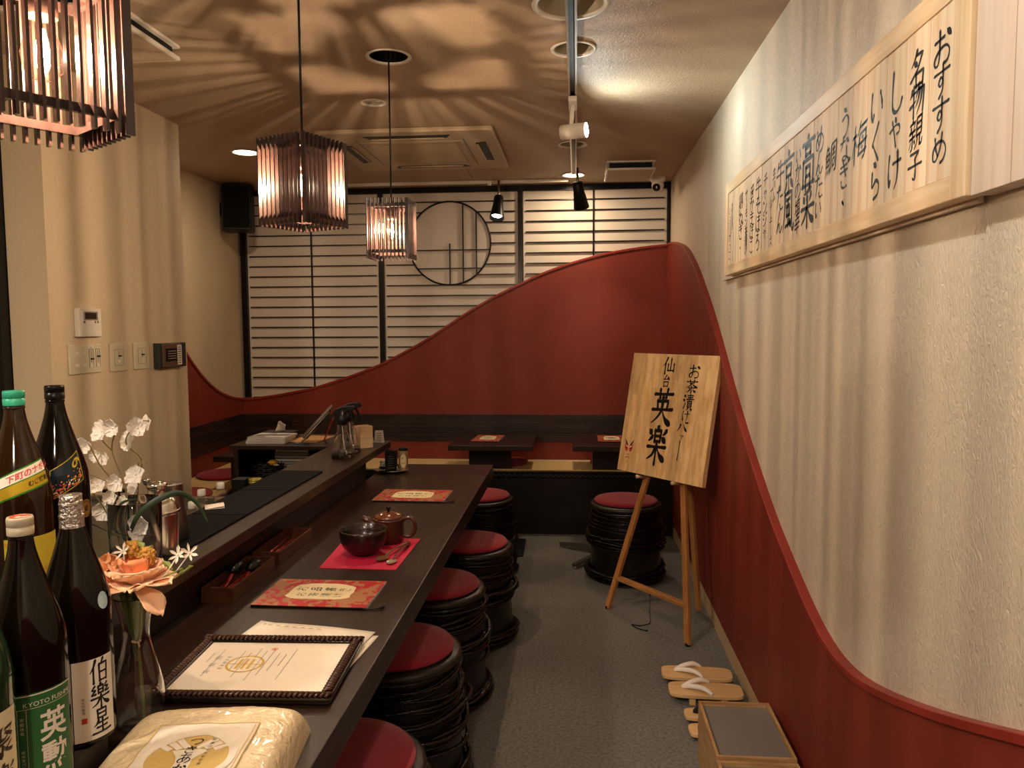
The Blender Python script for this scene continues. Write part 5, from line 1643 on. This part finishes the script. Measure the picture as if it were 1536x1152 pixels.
# ================================================================== bowl, teapot, spoons on the placemat
o = MB().prism([(-.122, -.168), (.122, -.172), (.134, .176), (-.134, .160)], 0, .0015).build('placemat', crimson_mat)
place(o, 'bright crimson placemat under the bowl and teapot', 'placemat', None, (-.680, 2.452, ZC + .0004), math.radians(1))
bw = thing('lacquer_bowl', 'large dark lacquered soup bowl with reddish underside on the crimson mat', 'bowl', (-.700, 2.435, ZC + .0022))
bm_ = mat('bowl_lacquer', '0d0908', .22, col2='2c110d', vscale=9, coat=.3, bump=.15, bscale=30, bstretch=(1, 1, 6))
MB().lathe([(.0, .0), (.034, .0), (.037, .006), (.050, .012), (.066, .028), (.075, .050), (.0775, .072), (.0778, .083), (.0765, .0842), (.0750, .083), (.0735, .060), (.062, .032), (.040, .016), (.0, .012)], 48, cap=False).build('bowl', bm_, bw)
MB().tube([(.0766 * math.cos(a), .0766 * math.sin(a), .0842) for a in [2 * PI * k / 48 for k in range(48)]], .0013, 6, closed=True).build('rim', mat('rim_bronze', '5a4a38', .25, metal=.5), bw)
tp = thing('teapot', 'chestnut brown lacquered teapot with a loop handle behind the bowl', 'teapot', (-.652, 2.585, ZC + .0022))
tm_ = mat('teapot_brown', '4a2114', .25, col2='35150c', vscale=14, stretch=(1, 1, 3), coat=.4)
MB().lathe([(.0, 0), (.048, 0), (.051, .005), (.052, .04), (.054, .078), (.056, .086), (.052, .0865), (.0, .0868)], 44).build('body', tm_, tp)
MB().lathe([(.050, .0872), (.0505, .089), (.044, .097), (.024, .104), (.008, .1065), (.0, .107)], 40).build('lid', mat('lid_brown', '5a3018', .15, coat=.5), tp)
MB().lathe([(.005, .1065), (.0045, .112), (.008, .118), (.0085, .123), (.0, .1235)], 16).build('lid_knob', black_lac, tp)
MB().tube(smooth_curve([(-.040, -.010, .055), (-.058, -.015, .068), (-.078, -.020, .084), (-.088, -.022, .090)], 5), [.020] * 5 + [.014] * 5 + [.009] * 6, 14).build('spout', tm_, tp)
MB().tube(smooth_curve([(.048, 0, .074), (.066, 0, .086), (.086, 0, .080), (.094, 0, .058), (.088, 0, .032), (.070, 0, .020), (.050, 0, .024)], 6), .0078, 12, flat=.8).build('handle', tm_, tp)
sw_ = mat('spoon_wood', '6e4a2c', .4, var=.2, vscale=20)
def spoon(label, loc_, rz, Lh, rb, m_, mb2):
    t = thing('spoon', label, 'spoon', loc_, rz, 'spoons on the crimson mat')
    MB().lathe([(.0, .0), (.6, .10), (.95, .30), (1.0, .38), (.93, .36), (.55, .18), (.0, .10)], 24, cap=False).map(lambda x, y, z: (x * rb * .8, y * rb * 1.25, z * rb * .8)).build('bowl', mb2, t)
    MB().tube(smooth_curve([(0, rb * 1.0, rb * .25), (0, rb * 1.8, rb * .45), (0, Lh * .6, .012), (0, Lh, .006)], 5), [.004] * 5 + [.0038] * 5 + [.0055] * 6, 8, flat=.5).build('handle', m_, t)
spoon('wooden spoon on the crimson mat right beside the bowl', (-.622, 2.375, ZC + .0024), math.radians(-14), .19, .024, sw_, sw_)
spoon('second spoon with a paler shiny bowl near the mat corner', (-.585, 2.345, ZC + .0024), math.radians(-4), .20, .020, mat('spoon_red', '4a1a12', .3), mat('spoon_pale', 'b8a488', .15, metal=.5))

# ================================================================== menus
mar = mat('menu_marble', 'b83338', .25, col2='b07a54', vscale=26, stretch=(1, .8, 1), contrast=(.46, .54), detail=3, distort=1.2)
def menu(label, x, y, z, wx, wy, rz, cord=True):
    t = thing('menu_booklet', label, 'menu', (x, y, z), rz, 'red marbled menus')
    MB().box(-wx / 2, -wy / 2, 0, wx / 2, wy / 2, .0055).build('pages', black_pl, t, bevel=.001)
    MB().box(-wx / 2 + .0005, -wy / 2 + .0005, .0056, wx / 2 - .0005, wy / 2 - .0005, .0068).build('cover', mar, t)
    rr_ = random.Random(4)
    pts = []
    for k in range(26):
        a = 2 * PI * k / 26
        c_, s_ = math.cos(a), math.sin(a)
        q = rr_.uniform(.93, 1.05)
        pts.append((wx * .30 * math.copysign(abs(c_) ** .6, c_) * q, wy * .30 * math.copysign(abs(s_) ** .6, s_) * q + wy * .04))
    g = poly2d(MB(), pts, 0, .0070)
    column_text(g, '仙台英楽', .0, wx * .18, wy * .15, wx * .115, 'brush', 1, z=.0) if False else None
    t1, t2 = MB(), MB()
    column_text(t1, 'お品書き', wy * .08, wx * .20, wy * .17, wx * .13, 'brush', 1)
    column_text(t1, 'お茶漬け', -wy * .13, wx * .16, wy * .14, wx * .11, 'brush', 1)
    t1.map(lambda a, b, c_: (-b, a + wy * .04, .0072))
    g.add(t1.v, t1.f, 1)
    g.build('title_patch', [cream, ink], t)
    MB().box(wx / 2 + .0002, -wy / 2, .0, wx / 2 + .0015, wy / 2, .0062).build('clear_edge', mat('edge_grey', 'a8a49c', .2), t)
    if cord: MB().tube(smooth_curve([(wx / 2 - .01, -wy / 2 - .002, .003), (wx / 2 + .02, -wy / 2 + .002, .003), (wx / 2 + .045, -wy / 2 + .018, .004)], 5), [.002] * 8 + [.0035] * 3, 8).build('cord_tassel', black_pl, t)
menu('red marbled menu booklet on the counter between the certificate and the placemat', -.714, 2.052, ZC + .0004, .318, .212, math.radians(-.5))
menu('red marbled menu booklet on the far part of the counter beyond the teapot', -.720, 3.300, ZC + .0004, .312, .225, math.radians(-1))
menu('red marbled menu on the small bench table beyond the counter end', -.628, 5.39, .6704, .195, .30, math.radians(-3), False)
menu('red marbled menu on the bench table behind the wooden sign', .245, 5.41, .6704, .195, .30, 0, False)

# ================================================================== papers and framed certificate
for k, (x, y, r, lb) in enumerate(((-.645, 1.682, -6.0, 'lower white sheet under the framed certificate, one corner curled'), (-.660, 1.702, -8, 'upper white printed sheet sticking out behind the framed certificate'))):
    z0 = ZC + .0006 + k * .0034
    t = thing('paper_sheet', lb, 'paper', (x, y, z0), math.radians(r), 'white sheets under the certificate')
    MB().grid(lambda u, v: (-.155 + .31 * u, -.115 + .23 * v, .0002 + .004 * max(0, .12 - u) * 8 * v * k + .010 * max(0, u - .85) * max(0, .4 - v) * (1 - k) + .0035 * k * math.sin(PI * u) * v * v), 16, 12).build('sheet', paper, t, solid=.0004)
    if k:
        g = MB()
        for j in range(7): rect2d(g, -.12 + j * .022, .088, -.108 + j * .022, .0905)
        row_text(g, 'A', -.13, .092, .012)
        g.map(lambda a, b, c_: (a, b, .0062)).build('print', ink_soft, t)
ct = thing('framed_certificate', 'certificate with a gold round crest in a dark twisted wooden frame on the counter', 'picture frame', (-.680, 1.570, ZC + .0135), math.radians(2.5))
ct.rotation_euler = (math.radians(.6), 0, math.radians(2.5))
fw, fh, ft = .375, .295, .020
fm = mat('frame_wood', '3d2216', .22, coat=.5)
fd = mat('frame_dark', '160c08', .25, coat=.4)
x, y, b_ = fw / 2, fh / 2, .026
for (x0, y0, x1, y1) in ((-x, -y, x, -y + b_), (-x, y - b_, x, y), (-x, -y + b_, -x + b_, y - b_), (x - b_, -y + b_, x, y - b_)):
    MB().box(x0, y0, -.008, x1, y1, .004).build('frame_bar', fd, ct, bevel=.003)
    tw = MB()
    hor = (x1 - x0) > (y1 - y0)
    ln = (x1 - x0) if hor else (y1 - y0)
    n = int(ln / .0105)
    for k in range(n):
        q = (k + .5) / n * ln
        if hor: tw.tube([(x0 + q - .005, y0 + .004, .005), (x0 + q, (y0 + y1) / 2, .0095), (x0 + q + .005, y1 - .005, .005)], .0042, 6)
        else: tw.tube([(x0 + .004, y0 + q - .005, .005), ((x0 + x1) / 2, y0 + q, .0095), (x1 - .005, y0 + q + .005, .005)], .0042, 6)
    tw.build('twist_moulding', fm, ct, kind='stuff')
MB().box(-x + b_, -y + b_, -.006, x - b_, y - b_, -.001).build('backing', paper, ct)
g = MB()
ring2d(g, -.045, .012, .036, .041, 0, 0, 44)
for xx in (-.058, -.045, -.032): rect2d(g, xx - .003, -.012, xx + .003, .036, 0)
rect2d(g, -.080, .0095, -.01, .0125, 0)
g2 = MB()
rr = random.Random(1)
for j in range(15):
    xx = -.135 + j * .0165
    if j in (2, 3): continue
    ln_ = rr.uniform(.03, .16)
    v = .09 - rr.uniform(0, .03)
    while ln_ > 0:
        rect2d(g2, xx, v - .004, xx + .0022, v); v -= .006; ln_ -= .006
        if v < -.095: break
    if xx > .03: break
column_text(g2, '認証状', -.115, .04, .016, .034, 'plain')
column_text(g2, '仙台英楽殿', -.092, .045, .010, .014, 'plain')
for a_ in (g, g2): a_.map(lambda p, q, r_: (p, q, .0))
g.map(lambda p, q, r_: (p, q, -.0006)).build('gold_crest', gold, ct)
g2.map(lambda p, q, r_: (p, q, -.0004)).build('print', mat('grey_print', '8d8880', .8), ct)
g = ring2d(MB(), -.005, .088, .006, .0075, 0, -.0003, 20); disc2d(g, -.005, .088, .0045, 0, -.0003)
g.build('red_seal', mat('pale_red', 'd98a70', .7), ct)

# ================================================================== rice bag
rb = thing('rice_bag', 'clear plastic bag of pale rice with a white and gold label, at the bottom edge', 'bag', (-.612, 1.085, ZC + .0006), math.radians(7))
BW, BH = .150, .235
def bag_top(u, v):
    a, b_ = abs(u) / BW, abs(v) / BH
    q = max(0.0, (1 - a ** 12)) * max(0.0, (1 - b_ ** 14))
    return .004 + .074 * q ** .5 * (1 - .12 * (a * a + b_ * b_)) + .0030 * noise.noise(Vector((u * 18, v * 22, 3))) + .0012 * noise.noise(Vector((u * 70, v * 30, 7)))
mb2 = MB().grid(lambda s_, t_: ((2 * s_ - 1) * BW, (2 * t_ - 1) * BH, bag_top((2 * s_ - 1) * BW, (2 * t_ - 1) * BH)), 64, 84)
mb2.grid(lambda s_, t_: ((2 * (1 - s_) - 1) * BW, (2 * t_ - 1) * BH, .0), 2, 2)
rice = mat('bag_rice', 'ead8b4', .3, col2='dcc79c', vscale=260, contrast=(.4, .6), bump=.6, bscale=42, distort=1.0, coat=.5)
mb2.build('bag', rice, rb)
def drape(mb, lift=.0012, cx=.0, cy=.105):
    m2 = sliced(sliced(mb, 0, .012), 1, .012)
    return m2.map(lambda u, v, w_: (u + cx, v + cy, bag_top(u + cx, v + cy) + lift + w_))
LW, LH = .083, .088
g = rect2d(MB(), -LW, -LH * 1.4, LW, LH, 0)
drape(g, .0018, .008, .040).build('label', paper, rb)
g = MB()
for a_, b__, c_, d_ in ((-LW, LH - .002, LW, LH), (-LW, -LH * 1.4, -LW + .002, LH), (LW - .002, -LH * 1.4, LW, LH), (LW - .007, -LH * 1.4, LW - .0055, LH - .006)):
    rect2d(g, a_, b__, c_, d_)
disc2d(g, 0, -.020, .062, 0, 0, 48)
drape(g, .0026, .008, .040).build('gold_disc', mat('label_sand', 'c9ac64', .6), rb)
g = MB()
ring2d(g, 0, -.020, .062, .074, 0, 0, 48)
poly2d(g, [(-.014, -.082), (.014, -.082), (.012, -.03), (.030, .0), (-.030, .0), (-.012, -.03)], 0)
for s_ in (-1, 1):
    for (p, q) in (((.020, .004), (.040, .024)), ((.034, .002), (.052, .016)), ((.006, .004), (.030, .032))):
        d_ = Vector((q[0] - p[0], q[1] - p[1], 0)).normalized() * .005
        poly2d(g, [(s_ * (p[0] - d_.y), p[1] + d_.x), (s_ * (p[0] + d_.y), p[1] - d_.x), (s_ * (q[0] + d_.y), q[1] - d_.x), (s_ * (q[0] - d_.y), q[1] + d_.x)][::s_], 0)
drape(g, .0032, .008, .040).build('white_emblem', paper, rb)
g = MB()
column_text(g, 'つきあかり', .0, .024, .025, .026, 'heavy')
column_text(g, '極楽のもちもち米', .026, .030, .008, .0105, 'pen')
drape(g, .0038, .008, .040).build('lettering', ink, rb)

bpy.data.objects.remove(_fo)
